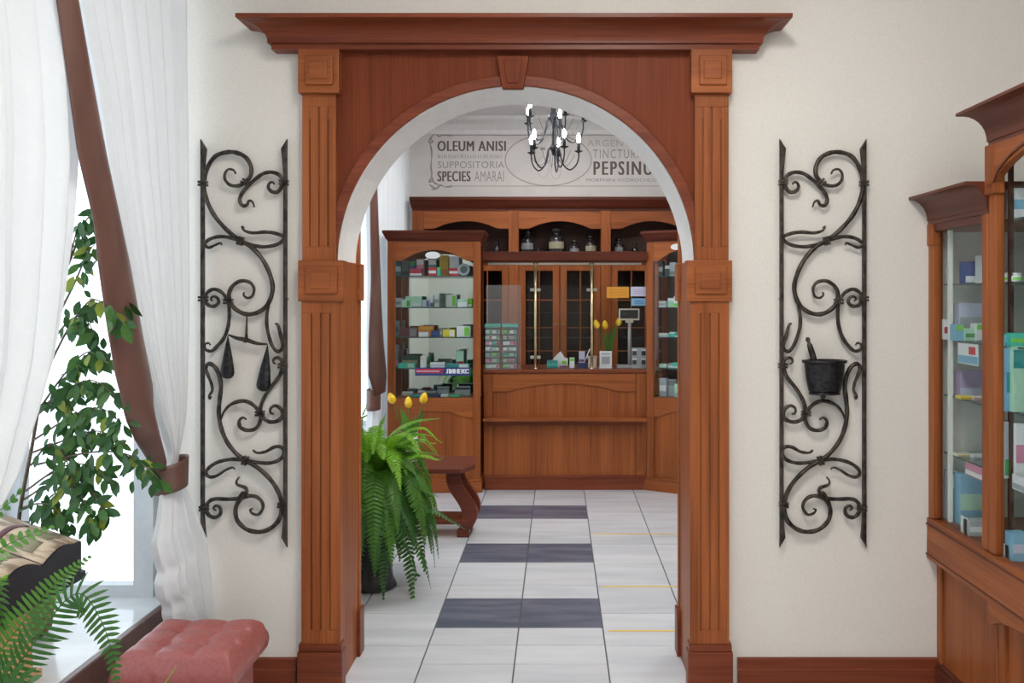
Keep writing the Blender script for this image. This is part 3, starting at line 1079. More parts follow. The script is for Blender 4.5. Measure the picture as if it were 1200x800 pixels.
MB().grid(lambda s, t: (XC + .05 + .03 * math.sin(PI * s), interp(fl2, .80 + (ROD_Z - .80) * t) * (1 - s) + interp(fr2, .80 + (ROD_Z - .80) * t) * s, .80 + (ROD_Z - .80) * t), 10, 40).build('satin_sash', M['satin'], c3, smooth=True, thick=.004)
MB().grid(lambda s, t: (XC + .02 + .05 * math.cos(2 * PI * s), 6.72 + .10 * math.sin(2 * PI * s), .84 - .16 * t), 20, 4).build('tieback', M['satin'], c3, smooth=True, thick=.004)

# ------------------------------------------------------------------ plants
leaf_me = []
lf = [(0, 0, 0), (.11, .22, .03), (.155, .45, .035), (.12, .70, .025), (.0, 1.0, -.05), (-.12, .70, .025), (-.155, .45, .035), (-.11, .22, .03), (0, .25, 0), (0, .5, -.01), (0, .75, -.015)]
lff = [(0, 1, 8), (0, 8, 7), (1, 2, 9, 8), (8, 9, 6, 7), (2, 3, 10, 9), (9, 10, 5, 6), (3, 4, 10), (10, 4, 5)]
for k_, mt in enumerate(('leaf_a', 'leaf_a', 'leaf_b', 'leaf_b', 'leaf_c')):
    leaf_me.append(MB().add(lf, lff).mesh('leaf', M[mt], smooth=True, recalc=False))

fic = empty('ficus_plant', (-1.93, 3.12, SILL), 'weeping fig plant with drooping green leaves between the sheer curtains', 'plant')
MB().lathe([(.07, SILL), (.085, SILL + .02), (.105, SILL + .17), (.112, SILL + .18), (.112, SILL + .2), (.098, SILL + .2), (.095, SILL + .17), (.001, SILL + .165)], -1.93, 3.12, 24).build('pot', M['terracotta'], fic, smooth=True)
MB().lathe([(.001, SILL + .16), (.097, SILL + .162), (.09, SILL + .175), (.001, SILL + .18)], -1.93, 3.12, 16).build('soil', M['soil'], fic)
trunk = spline([(-1.93, 3.12, SILL + .17), (-1.92, 3.10, .62), W(22, 610, 3.05), W(38, 520, 2.98), W(52, 440, 2.9), W(68, 370, 2.84), W(80, 310, 2.78), W(92, 262, 2.74)], 6)
MB().tube(trunk, [.009 - .007 * i / (len(trunk) - 1) for i in range(len(trunk))], 8).build('trunk', M['bark'], fic, smooth=True)
BR = [
    ([(52, 440, 2.9), (80, 385, 2.84), (106, 352, 2.76), (126, 360, 2.70), (146, 380, 2.65)], 22),
    ([(68, 370, 2.84), (88, 330, 2.78), (101, 300, 2.74), (112, 284, 2.70)], 12),
    ([(80, 310, 2.78), (92, 280, 2.76), (103, 255, 2.72), (113, 258, 2.70)], 11),
    ([(60, 400, 2.88), (82, 375, 2.84), (98, 372, 2.8), (112, 392, 2.76)], 16),
    ([(45, 480, 2.94), (78, 435, 2.88), (104, 412, 2.82), (130, 425, 2.76)], 24),
    ([(45, 485, 2.94), (80, 455, 2.9), (110, 446, 2.84), (138, 466, 2.8)], 24),
    ([(40, 515, 2.97), (80, 490, 2.92), (116, 478, 2.86), (146, 498, 2.82)], 26),
    ([(38, 530, 2.98), (78, 515, 2.94), (115, 505, 2.88), (150, 522, 2.84)], 26),
    ([(40, 545, 2.98), (105, 530, 2.9), (148, 532, 2.86), (172, 548, 2.84), (187, 562, 2.82)], 24),
    ([(30, 575, 3.02), (70, 548, 2.96), (104, 545, 2.92), (132, 566, 2.88)], 22),
    ([(28, 585, 3.03), (58, 568, 2.98), (86, 572, 2.94), (104, 598, 2.9), (112, 620, 2.88)], 20),
    ([(26, 595, 3.04), (45, 590, 3.0), (66, 595, 2.98), (82, 618, 2.96)], 16),
    ([(45, 485, 2.94), (68, 462, 2.92), (82, 480, 2.9), (92, 515, 2.88)], 18),
    ([(36, 545, 3.0), (58, 520, 2.96), (76, 535, 2.92), (88, 572, 2.9)], 18),
    ([(30, 575, 3.02), (60, 555, 2.98), (90, 556, 2.94), (118, 590, 2.92), (124, 606, 2.9)], 20),
]
rl = random.Random(3)
for pts, nl in BR:
    q = spline([W(*p) for p in pts], 6)
    br = MB().tube(q, [.0042 - .003 * i / (len(q) - 1) for i in range(len(q))], 5).build('branch', M['bark'], fic, smooth=True)
    for k in range(nl):
        t = (k + .6 + rl.uniform(-.3, .3)) / nl
        i = min(len(q) - 2, int((.34 + .66 * t) * (len(q) - 1)))
        p = q[i] + Vector((rl.uniform(-.012, .012), rl.uniform(-.02, .02), rl.uniform(-.012, .008)))
        o = newobj('leaf', rl.choice(leaf_me), br, False)
        s = rl.uniform(.048, .072)
        d = Vector((rl.uniform(-.7, .8), rl.uniform(-.7, .4), rl.uniform(-1.3, -.15)))
        d.normalize()
        nrm = Vector((rl.uniform(-.5, .5), -1, rl.uniform(-.1, .8)))
        x_ = d.cross(nrm).normalized()
        n_ = x_.cross(d)
        o.matrix_basis = Matrix.Translation(p) @ Matrix((x_, d, n_)).transposed().to_4x4() @ Matrix.Diagonal((s * 1.45, s, s, 1))


fo = MB()
for k in range(230):
    pts, _n = BR[rl.randrange(len(BR))]
    q = spline([W(*p) for p in pts], 6)
    p = q[int((.25 + .72 * rl.random()) * (len(q) - 1))] + Vector((rl.gauss(0, .02), rl.gauss(.01, .03), rl.gauss(-.015, .02)))
    s = rl.uniform(.042, .066)
    d = Vector((rl.uniform(-.8, .8), rl.uniform(-.7, .5), rl.uniform(-1.3, -.05))).normalized()
    nrm = Vector((rl.uniform(-.6, .6), -1, rl.uniform(-.3, .9)))
    x_ = d.cross(nrm).normalized()
    mt_ = Matrix.Translation(p) @ Matrix((x_, d, x_.cross(d))).transposed().to_4x4() @ Matrix.Diagonal((s * 1.4, s, s, 1))
    fo.add([mt_ @ Vector(v) for v in lf], lff)
tag(fo.build('foliage', M['leaf_a'], fic, smooth=True, recalc=False), kind='stuff')


def frond(name, path, mat, parent, width=.05, npin=22, up=(0, 0, 1), rr=.0016, droop=.25, seed=0, wf=.6):
    """one pinnate leaf: a stalk with two rows of tapering pinnae"""
    rn = random.Random(seed)
    q = spline(path, 8)
    n = len(q)
    cum = [0.0]
    for a_, b_ in zip(q, q[1:]):
        cum.append(cum[-1] + (b_ - a_).length)
    mb_ = MB().tube(q, [rr * (1.1 - .8 * i / (n - 1)) for i in range(n)], 5)
    for k in range(npin):
        t = .12 + .88 * (k + .5) / npin
        dl = t * cum[-1]
        i = 0
        while i < n - 2 and cum[i + 1] < dl:
            i += 1
        p = q[i].lerp(q[i + 1], min(1, (dl - cum[i]) / max(1e-6, cum[i + 1] - cum[i])))
        tg = (q[i + 1] - q[max(0, i - 1)]).normalized()
        sd = tg.cross(Vector(up))
        if sd.length < .05:
            sd = tg.orthogonal()
        sd.normalize()
        nn = sd.cross(tg).normalized()
        if nn.z < 0 and up == (0, 0, 1):
            nn = -nn
        ln = width * min(1, (1 - t) * 2.2 + .08) * min(1, .45 + t * 2.4) * rn.uniform(.88, 1.08)
        wd = max(.0025, min(cum[-1] / npin * wf, width * .2))
        for s_ in (-1, 1):
            d_ = (sd * s_ + tg * .35 - nn * droop + Vector((rn.uniform(-.06, .06), rn.uniform(-.06, .06), rn.uniform(-.06, .06)))).normalized()
            e1 = tg * wd
            vs = [p - e1 * .55, p + e1 * .55, p + d_ * ln * .45 + e1 * .75 + nn * ln * .03, p + d_ * ln * .8 + e1 * .55 - nn * ln * .03, p + d_ * ln - nn * ln * .08 + e1 * .25, p + d_ * ln * .8 - e1 * .35 - nn * ln * .03, p + d_ * ln * .45 - e1 * .65 + nn * ln * .03]
            mb_.add(vs, [(0, 1, 2, 6), (6, 2, 3, 5), (5, 3, 4)])
    return mb_.build(name, mat, parent, smooth=False, recalc=False)


# fern beside the camera, on a stand out of the picture
FB = Vector((-1.14, 1.62, .70))
fn_ = empty('potted_fern', (FB.x, FB.y, 0), 'potted fern with feathery fronds in front of the open book', 'plant', 'ferns')
MB().lathe([(.07, .47), (.09, .49), (.12, .66), (.128, .67), (.128, .69), (.112, .69), (.108, .66), (.001, .655)], FB.x, FB.y, 24).build('pot', M['pot'], fn_, smooth=True)
MB().lathe([(.001, .65), (.11, .652), (.1, .672), (.001, .68)], FB.x, FB.y, 16).build('soil', M['soil'], fn_)
st = empty('plant_stand', (FB.x, FB.y, 0), 'dark wooden stand under the fern beside the window', 'plant stand')
MB().lathe([(.001, .44), (.15, .44), (.155, .45), (.155, .465), (.001, .47)], FB.x, FB.y, 28).build('top', M['bench'], st, bev=.002)
for k in range(3):
    a = k * 2 * PI / 3 + .3
    MB().tube([(FB.x + .10 * math.cos(a), FB.y + .10 * math.sin(a), .44), (FB.x + .15 * math.cos(a), FB.y + .15 * math.sin(a), 0.002)], [.014, .010], 8).build('leg', M['bench'], st, smooth=True)
CUVP = [
    # hand-set fronds that reach into the picture (u, v, depth)
    ([FB, W(-60, 830, 1.62), W(-10, 775, 1.68), W(32, 722, 1.74), W(66, 682, 1.80), W(90, 662, 1.85), W(107, 651, 1.88)], 'fern', .050, 36),
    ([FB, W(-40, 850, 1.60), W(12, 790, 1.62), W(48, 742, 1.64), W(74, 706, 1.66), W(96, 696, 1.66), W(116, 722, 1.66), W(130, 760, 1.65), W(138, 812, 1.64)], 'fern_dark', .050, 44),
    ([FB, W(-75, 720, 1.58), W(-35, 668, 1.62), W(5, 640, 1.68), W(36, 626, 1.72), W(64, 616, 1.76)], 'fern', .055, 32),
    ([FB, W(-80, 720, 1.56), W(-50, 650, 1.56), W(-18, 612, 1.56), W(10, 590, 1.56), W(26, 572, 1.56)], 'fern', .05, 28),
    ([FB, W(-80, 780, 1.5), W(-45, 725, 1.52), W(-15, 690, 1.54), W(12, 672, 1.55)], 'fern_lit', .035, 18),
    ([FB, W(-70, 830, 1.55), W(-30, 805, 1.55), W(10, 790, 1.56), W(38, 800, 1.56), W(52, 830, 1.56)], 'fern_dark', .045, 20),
    ([FB, W(60, 870, 1.6), W(140, 850, 1.6), W(186, 808, 1.62), W(203, 786, 1.63), W(206, 779, 1.63)], 'fern_lit', .012, 14),
]
for k, (pts, mt, wd, npn) in enumerate(CUVP):
    frond('frond', pts, M[mt], fn_, wd, npn, up=(.25, -.8, .6), rr=.0018, droop=.1, seed=k, wf=.44)
for k in range(12):
    a = 1.75 + k * .22
    L_ = rl.uniform(.2, .27)
    dx, dy = math.cos(a), math.sin(a)
    frond('frond', [FB, FB + Vector((dx * L_ * .3, dy * L_ * .3, .22)), FB + Vector((dx * L_ * .65, dy * L_ * .65, .27)), FB + Vector((dx * L_, dy * L_, .12))], M['fern'], fn_, .05, 22, seed=50 + k)

# fern beyond the archway
F2 = Vector((-.985, 4.62, .58))
f2 = empty('potted_fern', (F2.x, F2.y, 0), 'large bushy fern standing on the floor behind the left pilaster', 'plant', 'ferns')
MB().lathe([(.10, 0.0), (.12, .012), (.10, .06), (.085, .2), (.12, .36), (.155, .5), (.165, .52), (.165, .545), (.145, .545), (.14, .5), (.001, .49)], F2.x, F2.y, 28).build('pot', M['pot'], f2, smooth=True)
MB().lathe([(.001, .48), (.143, .49), (.13, .53), (.001, .55)], F2.x, F2.y, 16).build('soil', M['soil'], f2)
rf = random.Random(11)
nfr = 120
for k in range(nfr):
    a = 2 * PI * (k * .381966) + rf.uniform(-.25, .25)
    lay = k / nfr
    L_ = rf.uniform(.26, .40) * (1.0 if lay < .5 else .85)
    rise = .30 - .34 * lay + rf.uniform(-.04, .05)
    drop = -(.05 + .60 * lay) * rf.uniform(.35, 1.05) + (.26 if lay < .35 else 0) + rf.uniform(-.06, .06)
    L_ *= rf.uniform(.65, 1.1)
    dx, dy = math.cos(a), math.sin(a)
    b0 = F2 + Vector((dx * .05, dy * .05, -.03))
    pth = [b0, b0 + Vector((dx * L_ * .30, dy * L_ * .30, max(.05, rise * .75))), b0 + Vector((dx * L_ * .68, dy * L_ * .68, rise * .8 + drop * .15)), b0 + Vector((dx * L_ * .95, dy * L_ * .95, drop * .6 + rise * .3)), b0 + Vector((dx * L_ * 1.02, dy * L_ * 1.02, drop))]
    mt = 'fern_lit' if lay < .28 else ('fern' if lay < .6 else 'fern_dark')  # light put into the colour: lit green on top, shaded green below
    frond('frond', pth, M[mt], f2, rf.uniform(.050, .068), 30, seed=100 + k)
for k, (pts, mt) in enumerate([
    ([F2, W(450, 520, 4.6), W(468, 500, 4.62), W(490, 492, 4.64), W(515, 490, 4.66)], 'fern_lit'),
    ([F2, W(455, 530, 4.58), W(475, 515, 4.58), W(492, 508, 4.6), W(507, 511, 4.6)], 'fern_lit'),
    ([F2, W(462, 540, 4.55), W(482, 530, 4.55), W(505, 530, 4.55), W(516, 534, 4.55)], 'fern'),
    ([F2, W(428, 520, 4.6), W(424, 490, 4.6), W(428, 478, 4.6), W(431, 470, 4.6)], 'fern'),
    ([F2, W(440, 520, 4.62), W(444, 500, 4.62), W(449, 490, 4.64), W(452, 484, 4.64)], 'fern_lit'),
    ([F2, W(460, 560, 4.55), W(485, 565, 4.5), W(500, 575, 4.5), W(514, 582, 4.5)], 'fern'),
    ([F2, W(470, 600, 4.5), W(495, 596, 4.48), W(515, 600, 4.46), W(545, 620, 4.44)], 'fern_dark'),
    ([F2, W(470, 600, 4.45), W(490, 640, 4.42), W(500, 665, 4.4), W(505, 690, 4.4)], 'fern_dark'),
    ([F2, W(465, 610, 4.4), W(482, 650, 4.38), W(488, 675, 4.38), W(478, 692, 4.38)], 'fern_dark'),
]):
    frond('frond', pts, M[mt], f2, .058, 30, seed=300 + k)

# ------------------------------------------------------------------ open book on a lectern
bx, by0, by1 = -1.632, 2.51, 2.95
bk = empty('open_book', (bx - .15, 2.73, .62), 'thick open book with dark edges and printed pages on a lectern', 'book')
TILT = math.tan(math.radians(19))


def page_top(x, y):
    t = (y - by0) / (by1 - by0)
    s = t * 2 if t < .5 else (t - .5) * 2
    hump = (.030 * math.sin(PI * min(1, (s if t >= .5 else 1 - s) * 1.25) * .8))
    return .70 + hump + (bx - x) * TILT


def block(x0, x1):
    mb_ = MB()
    n = 28
    vs = []
    for xx in (x0, x1):
        for i in range(n + 1):
            y = by0 + (by1 - by0) * i / n
            vs.append((xx, y, page_top(xx, y)))
        for i in range(n + 1):
            y = by0 + (by1 - by0) * i / n
            vs.append((xx, y, .62 + (bx - xx) * TILT))
    k = n + 1
    fs = []
    for i in range(n):
        fs += [(i, i + 1, k + i + 1, k + i), (2 * k + i + 1, 2 * k + i, 3 * k + i, 3 * k + i + 1), (i, 2 * k + i, 2 * k + i + 1, i + 1), (k + i, k + i + 1, 3 * k + i + 1, 3 * k + i)]
    fs += [(0, k, 3 * k, 2 * k), (n, 2 * k + n, 3 * k + n, k + n)]
    return mb_.add(vs, fs)


block(bx, bx - .30).build('book_block', M['bookblock'], bk)
for (a, b_) in ((0.02, .49), (.51, .985)):
    MB().grid(lambda s, t, a=a, b_=b_: (bx - .004 - .29 * t, by0 + (by1 - by0) * (a + (b_ - a) * s), page_top(bx - .004 - .29 * t, by0 + (by1 - by0) * (a + (b_ - a) * s)) + .0025), 20, 8).build('page', M['pages'], bk, smooth=True, thick=.003)
for (a, b_, c, d_) in ((.56, .70, .05, .12), (.75, .93, .05, .13), (.56, .93, .16, .18), (.08, .24, .05, .13), (.28, .44, .05, .10)):
    MB().grid(lambda s, t: (bx - c - (d_ - c) * t, by0 + (by1 - by0) * (a + (b_ - a) * s), page_top(bx - c - (d_ - c) * t, by0 + (by1 - by0) * (a + (b_ - a) * s)) + .0052), 6, 3).build('picture', _cols['khaki'] if c < .1 else _cols['maroon'], bk, smooth=True, thick=.001)
ln_ = empty('lectern', (bx - .15, 2.73, SILL), 'pale wooden lectern holding the open book on the sill', 'lectern')
MB().add([(x, y, z + (bx - x) * TILT) for x in (bx + .01, bx - .31) for y in (by0 - .01, by1 + .01) for z in (.595, .618)],
         [(0, 1, 3, 2), (4, 6, 7, 5), (0, 4, 5, 1), (2, 3, 7, 6), (0, 2, 6, 4), (1, 5, 7, 3)]).build('top_board', M['bookblock'], ln_)
MB().prism([(by0 + .05, SILL + .03), (by1 - .20, SILL + .03), (by1 - .22, .60), (by0 + .03, .60)], bx - .04, bx - .07, 'x').build('front_panel', M['tan'], ln_, bev=.004)
MB().prism([(by0 + .05, SILL + .03), (by1 - .20, SILL + .03), (by1 - .22, .62), (by0 + .03, .62)], bx - .23, bx - .26, 'x').build('back_panel', M['tan'], ln_, bev=.004)
MB().box(bx - .30, bx - .03, by0 + .02, by1 - .17, SILL, SILL + .03).build('base_board', M['tan'], ln_, bev=.004)

# ------------------------------------------------------------------ tufted stool
sx0, sx1, sy0, sy1, sz = -1.405, -1.035, 2.72, 3.05, .425
so = empty('tufted_stool', ((sx0 + sx1) / 2, (sy0 + sy1) / 2, 0), 'pink leather stool with a button tufted cushion by the window sill', 'stool')


def cush(s, t):
    x = sx0 + (sx1 - sx0) * s
    y = sy0 + (sy1 - sy0) * t
    ph = abs(math.sin(PI * 3 * s)) ** .55 * abs(math.sin(PI * 3 * t)) ** .55
    edge = min(1, min(s, 1 - s, t, 1 - t) / .10)
    round_ = math.sqrt(max(0, 1 - (1 - edge) ** 2))
    d = 0
    for a in (1 / 3, 2 / 3):
        for b_ in (1 / 3, 2 / 3):
            d += math.exp(-((s - a) ** 2 + (t - b_) ** 2) / .0035)
    return (x, y, sz - .045 + .036 * round_ + .012 * ph * (.4 + .6 * edge) - .016 * d)


mbc = MB().grid(cush, 54, 48)
n0 = len(mbc.v)
ring = [i for i in range(55)] + [j * 55 + 54 for j in range(1, 49)] + [48 * 55 + i for i in range(53, -1, -1)] + [j * 55 for j in range(47, 0, -1)]
cx, cy_ = (sx0 + sx1) / 2, (sy0 + sy1) / 2
prev = ring
for out_, dz in ((.006, -.012), (.010, -.035), (.006, -.062), (-.004, -.075), (-.016, -.082)):
    base = len(mbc.v)
    for i_ in ring:
        x, y, z = mbc.v[i_]
        nx = max(-1, min(1, (x - cx) / (sx1 - sx0) * 2.02))
        ny = max(-1, min(1, (y - cy_) / (sy1 - sy0) * 2.02))
        sm = 1 if abs(nx) > .99 or abs(ny) > .99 else 0
        pin = 1 - .5 * max(math.exp(-((((x - sx0) / (sx1 - sx0)) - a) ** 2) / .0012) for a in (1 / 3, 2 / 3)) if abs(ny) > .99 else 1 - .5 * max(math.exp(-((((y - sy0) / (sy1 - sy0)) - a) ** 2) / .0012) for a in (1 / 3, 2 / 3))
        o_ = out_ * (pin if out_ > 0 else 1)
        mbc.v.append((x + (o_ if nx > .99 else -o_ if nx < -.99 else 0), y + (o_ if ny > .99 else -o_ if ny < -.99 else 0), sz - .045 + dz))
    cur = list(range(base, base + len(ring)))
    for i_ in range(len(ring)):
        j_ = (i_ + 1) % len(ring)
        mbc.f.append((prev[i_], prev[j_], cur[j_], cur[i_]))
    prev = cur
mbc.f.append(tuple(prev))
mbc.build('cushion', M['leather'], so, smooth=True)
MB().box(sx0 + .02, sx1 - .03, sy0 + .02, sy1 - .03, .06, sz - .12).build('upholstered_box', M['leather'], so, bev=.012)
for a in (sx0 + .05, sx1 - .06):
    for b_ in (sy0 + .05, sy1 - .06):
        MB().lathe([(.014, 0), (.018, .03), (.02, .062)], a, b_, 12).build('leg', M['bench'], so, smooth=True)
for a in (1 / 3, 2 / 3):
    for b_ in (1 / 3, 2 / 3):
        c = cush(a, b_)
        MB().lathe([(.009, -.002), (.008, .002), (.004, .005), (.0005, .006)], 0, 0, 12).xf(Matrix.Translation(c)).build('button', M['leather'], so, smooth=True)

# ------------------------------------------------------------------ goods
_gm = {}


def carton(name, x0, x1, yf, depth, z0, z1, body, band, label, cat, group, rz=0.0, pos='mid', parent_m=None):
    """printed carton: body plus coloured print panels"""
    wx, hz = x1 - x0, z1 - z0
    c = Vector(((x0 + x1) / 2, yf + depth / 2, z0))
    if parent_m is not None:
        c = parent_m @ c
    o = MB().box(-wx / 2, wx / 2, -depth / 2, depth / 2, 0, hz).build(name, _cols[body], bev=min(.0025, wx * .05))
    o.location = c
    o.rotation_euler = (0, 0, rz)
    tag(o, label, cat, group)
    e = .0012
    if band:
        za, zb_ = {'mid': (.30, .62), 'top': (.66, .94), 'low': (.06, .34), 'side': (.1, .9)}[pos]
        xa, xb = (-wx * .5, wx * .5) if pos != 'side' else (wx * .05, wx * .46)
        MB().box(xa + .002, xb - .002, -depth / 2 - e, -depth / 2 + .0005, hz * za, hz * zb_).build('print_panel', _cols[band], o, local=True)
    return o


def bottle(name, cx, cy, z0, r, h, mat, lab_col, cap, label, group=None, cat='bottle', neck=.45, cap_r=.55, labz=(.18, .5)):
    o = empty(name, (cx, cy, z0), label, cat, group)
    MB().lathe([(r * .9, z0), (r, z0 + h * .03), (r, z0 + h * .58), (r * .86, z0 + h * .68), (r * neck, z0 + h * .76), (r * neck, z0 + h * .83), (r * neck * 1.2, z0 + h * .84), (r * neck * 1.2, z0 + h * .86)], cx, cy, 18).build('body', mat, o, smooth=True)
    MB().lathe([(r * cap_r, z0 + h * .85), (r * cap_r * 1.1, z0 + h * .88), (r * cap_r * 1.05, z0 + h * .96), (r * cap_r * .6, z0 + h)], cx, cy, 16).build('stopper', cap, o, smooth=True)
    if lab_col:
        mb_ = MB()
        n = 8
        vs = []
        for z in (z0 + h * labz[0], z0 + h * labz[1]):
            for k in range(n + 1):
                a = -PI / 2 + (k / n - .5) * 1.9
                vs.append((cx + math.cos(a) * r * 1.015, cy + math.sin(a) * r * 1.015, z))
        mb_.add(vs, [(k, k + 1, n + 2 + k, n + 1 + k) for k in range(n)])
        mb_.build('paper_label', _cols[lab_col], o, thick=.0008)
    return o


# ------------------------------------------------------------------ far room: wall unit with arched niches
YU = 8.12
un = empty('apothecary_wall_unit', (0, 8.3, 0), 'dark wooden wall unit with arched niches above glazed doors behind the counter', 'cabinet')
ux = lambda u, Y=YU: (u - CU) * Y / F_PX
uz = lambda v, Y=YU: EYE + (CV - v) * Y / F_PX
zt0, zt1 = uz(247), uz(230, 8.03)
x_l, x_r = ux(483), 1.55
cornice('cornice', x_l, x_r, YU - .01, YEND - .002, [(0, zt0 - .002), (0, zt0 + .02), (.012, zt0 + .024), (.03, zt0 + .05), (.05, zt0 + .09), (.055, zt0 + .1), (.055, zt1)], (0.3, 1, 1, 0), M['far_cornice'], un)
z_n = 1.93       # niche floor
z_d = uz(311)    # top of doors
MB().box(x_l, x_r, YEND - .02, YEND - .002, z_n - .05, zt0).build('niche_back', M['lining'], un)
MB().box(x_l, x_r, YEND - .02, YEND - .002, 0, z_n - .05).build('back_board', M['darkwood'], un)
MB().box(x_l, x_r, YU - .02, YEND - .02, z_n - .05, z_n).build('niche_shelf', M['red_x'], un)
MB().box(x_l, x_r, YU, YEND - .02, zt0 - .03, zt0).build('top_board', M['darkwood'], un)
MB().box(x_l, x_r, YU, YEND - .02, .0, .85).build('base_cupboard', M['wood'], un)
pil = [ux(490), ux(602), ux(710), ux(818)]
for k, xc in enumerate(pil):
    hw = .046 if k else .055
    mb_ = MB().box(xc - hw, xc + hw, YU - .012, YEND - .02, .85, zt0)
    for dd in (-.018, .018):
        mb_.box(xc + dd - .006, xc + dd + .006, YU - .017, YU - .011, z_n + .03, zt0 - .03)
    mb_.build('pillar', M['wood'], un, bev=.002)
for a, b_ in zip(pil, pil[1:]):
    x0, x1 = a + .046, b_ - .046
    zz, za = uz(268), uz(259)
    low = []
    n = 24
    for i in range(n + 1):
        s = i / n
        if s < .14 or s > .86:
            z = zz
        else:
            z = zz + (za - zz) * math.sin(PI * (s - .14) / .72) ** .8
        low.append((x0 + (x1 - x0) * s, z))
    MB().strip(low, [(x, zt0) for x, _ in low], YU - .004, YU + .025).build('arched_header', M['wood_x'], un, bev=.002)
    # two glazed doors in each bay
    for h in (0, 1):
        dx0 = x0 + (x1 - x0) * h / 2 + .004
        dx1 = x0 + (x1 - x0) * (h + 1) / 2 - .004
        t = .062
        dr = MB().box(dx0, dx0 + t, YU, YU + .025, .86, z_d).box(dx1 - t, dx1, YU, YU + .025, .86, z_d).box(dx0 + t, dx1 - t, YU, YU + .025, .86, .86 + t).box(dx0 + t, dx1 - t, YU, YU + .025, z_d - t * .8, z_d).build('door', M['wood'], un, bev=.003)
        MB().box(dx0 + t, dx1 - t, YU + .010, YU + .014, .86 + t, z_d - t * .8).build('pane', M['cabglass'], dr)
        xm = (dx0 + dx1) / 2
        mb_ = MB().box(xm - .005, xm + .005, YU + .004, YU + .02, .86 + t, z_d - t * .8)
        mb_.build('muntin', M['wood'], dr)
        for zz_ in (1.53, 1.27, 1.05):
            MB().box(dx0 + t, dx1 - t, YU + .004, YU + .02, zz_ - .005, zz_ + .005).build('muntin', M['wood_x'], dr)
        MB().lathe([(.003, -.012), (.003, .0), (.009, .004), (.009, .012), (.004, .016)], 0, 0, 10).xf(Matrix.Translation((dx1 - .03 if h == 0 else dx0 + .03, YU - .004, 1.3)) @ Matrix.Rotation(PI / 2, 4, 'X')).build('knob', M['brass'], dr, smooth=True)
    for zz_ in (1.16, 1.4, 1.64):
        MB().box(x0, x1, YU + .05, YEND - .03, zz_ - .008, zz_ + .008).build('shelf', M['darkwood'], un)
MB().box(x_l, x_r, YU, YU + .03, z_d, z_n - .05).build('rail', M['wood_x'], un)

# jars in the niches
for (u, w_, vt, lab, t) in ((618, 17, 269, 'grey', 'tall dark glass jar at the left of the middle niche'),
                            (631, 6, 291, None, 'tiny dark bottle between the two tall jars'),
                            (652, 21, 266, 'khaki', 'widest dark apothecary jar with paper label in the middle niche'),
                            (673, 13, 281, 'grey', 'low round dark jar right of the widest jar'),
                            (692, 15, 275, 'khaki', 'dark glass jar at the right end of the middle niche'),
                            (582, 9, 283, None, 'small dark bottle in the left niche'),
                            (725, 12, 278, 'grey', 'dark glass jar in the right niche'),
                            (744, 8, 285, None, 'small dark bottle beside the jar in the right niche')):
    Yj = 8.27
    zt = uz(vt, Yj)
    bottle('apothecary_jar', ux(u, Yj), Yj, z_n, w_ / 2 * Yj / F_PX, zt - z_n, M['jar'], lab, M['jar'], t, 'apothecary jars in the niches', 'jar', .5, .62, (.30, .52))
# shapes inside the glazed doors
rb = random.Random(5)
# painted sign on the end wall
YS = YEND - .004
sg = empty('wall_sign', (0, YEND, uz(225, YS)), 'pale sign with old Latin pharmacy words above the wall unit', 'sign')
sxu = lambda u: (u - CU) * YS / F_PX
szv = lambda v: EYE + (CV - v) * YS / F_PX
MB().box(sxu(482), sxu(830), YS, YEND - .0005, szv(229), szv(150)).build('sign_board', noise_mat('sign_plaster', (0.70, 0.67, 0.65, 1), (0.75, 0.72, 0.70, 1), (6, 6, 6), 0.8), sg)
yt = YS - .001
for (body, u0, u1, v0, v1, mt, bold, sp) in (
        ('OLEUM ANISI', 513, 592.5, 165, 177, 'ink', .0042, 1.12), ('SUPPOSITORIA', 513, 591, 189, 197, 'ink_soft', 0, 1.05),
        ('SPECIES', 513, 551, 200.5, 212.5, 'ink', .004, 1.12), ('AMARAI', 556, 590.5, 200.5, 212.5, 'ink_soft', 0, 1.05),
        ('ARGENTUM', 688, 758, 164, 171.5, 'ink_pale', 0, 1.05), ('TINCTURA', 695, 753, 175, 185.5, 'ink_soft', 0, 1.25), ('PEPSINUM', 696, 778, 189, 205, 'ink', .005, 1.25),
        ('MORPHINI HYDROCHLORIDUM', 687, 792, 209, 212.8, 'ink_soft', 0, 1.0)):
    text('lettering', body, sxu(u0), sxu(u1), szv(v1), szv(v0), yt, M[mt], sg, bold, sp)
# a worn line of print, too faded to read
fm = MB()
rw = random.Random(2)
uu = 513.0
while uu < 588:
    h = rw.uniform(3.2, 4.8)
    fm.box(sxu(uu), sxu(uu + rw.uniform(.7, 1.6)), yt - .001, yt + .001, szv(185.3), szv(185.3 - h))
    uu += rw.uniform(1.8, 3.4)
fm.build('faded_print', M['ink_pale'], sg)
for v, ua, ub in ((158.7, 530, 760), (218, 530, 780)):
    MB().box(sxu(ua), sxu(ub), yt - .001, yt + .001, szv(v) - .003, szv(v) + .003).build('border_line', M['ink_soft'], sg)
q = []
for k in range(61):
    a = 2 * PI * k / 60
    q.append((sxu(642.5 + 50.5 * math.cos(a)), yt, szv(187.5 + 30 * math.sin(a))))
MB().tube(q, .005, 6, .3, (0, 1, 0)).build('oval_border', M['ink_soft'], sg)
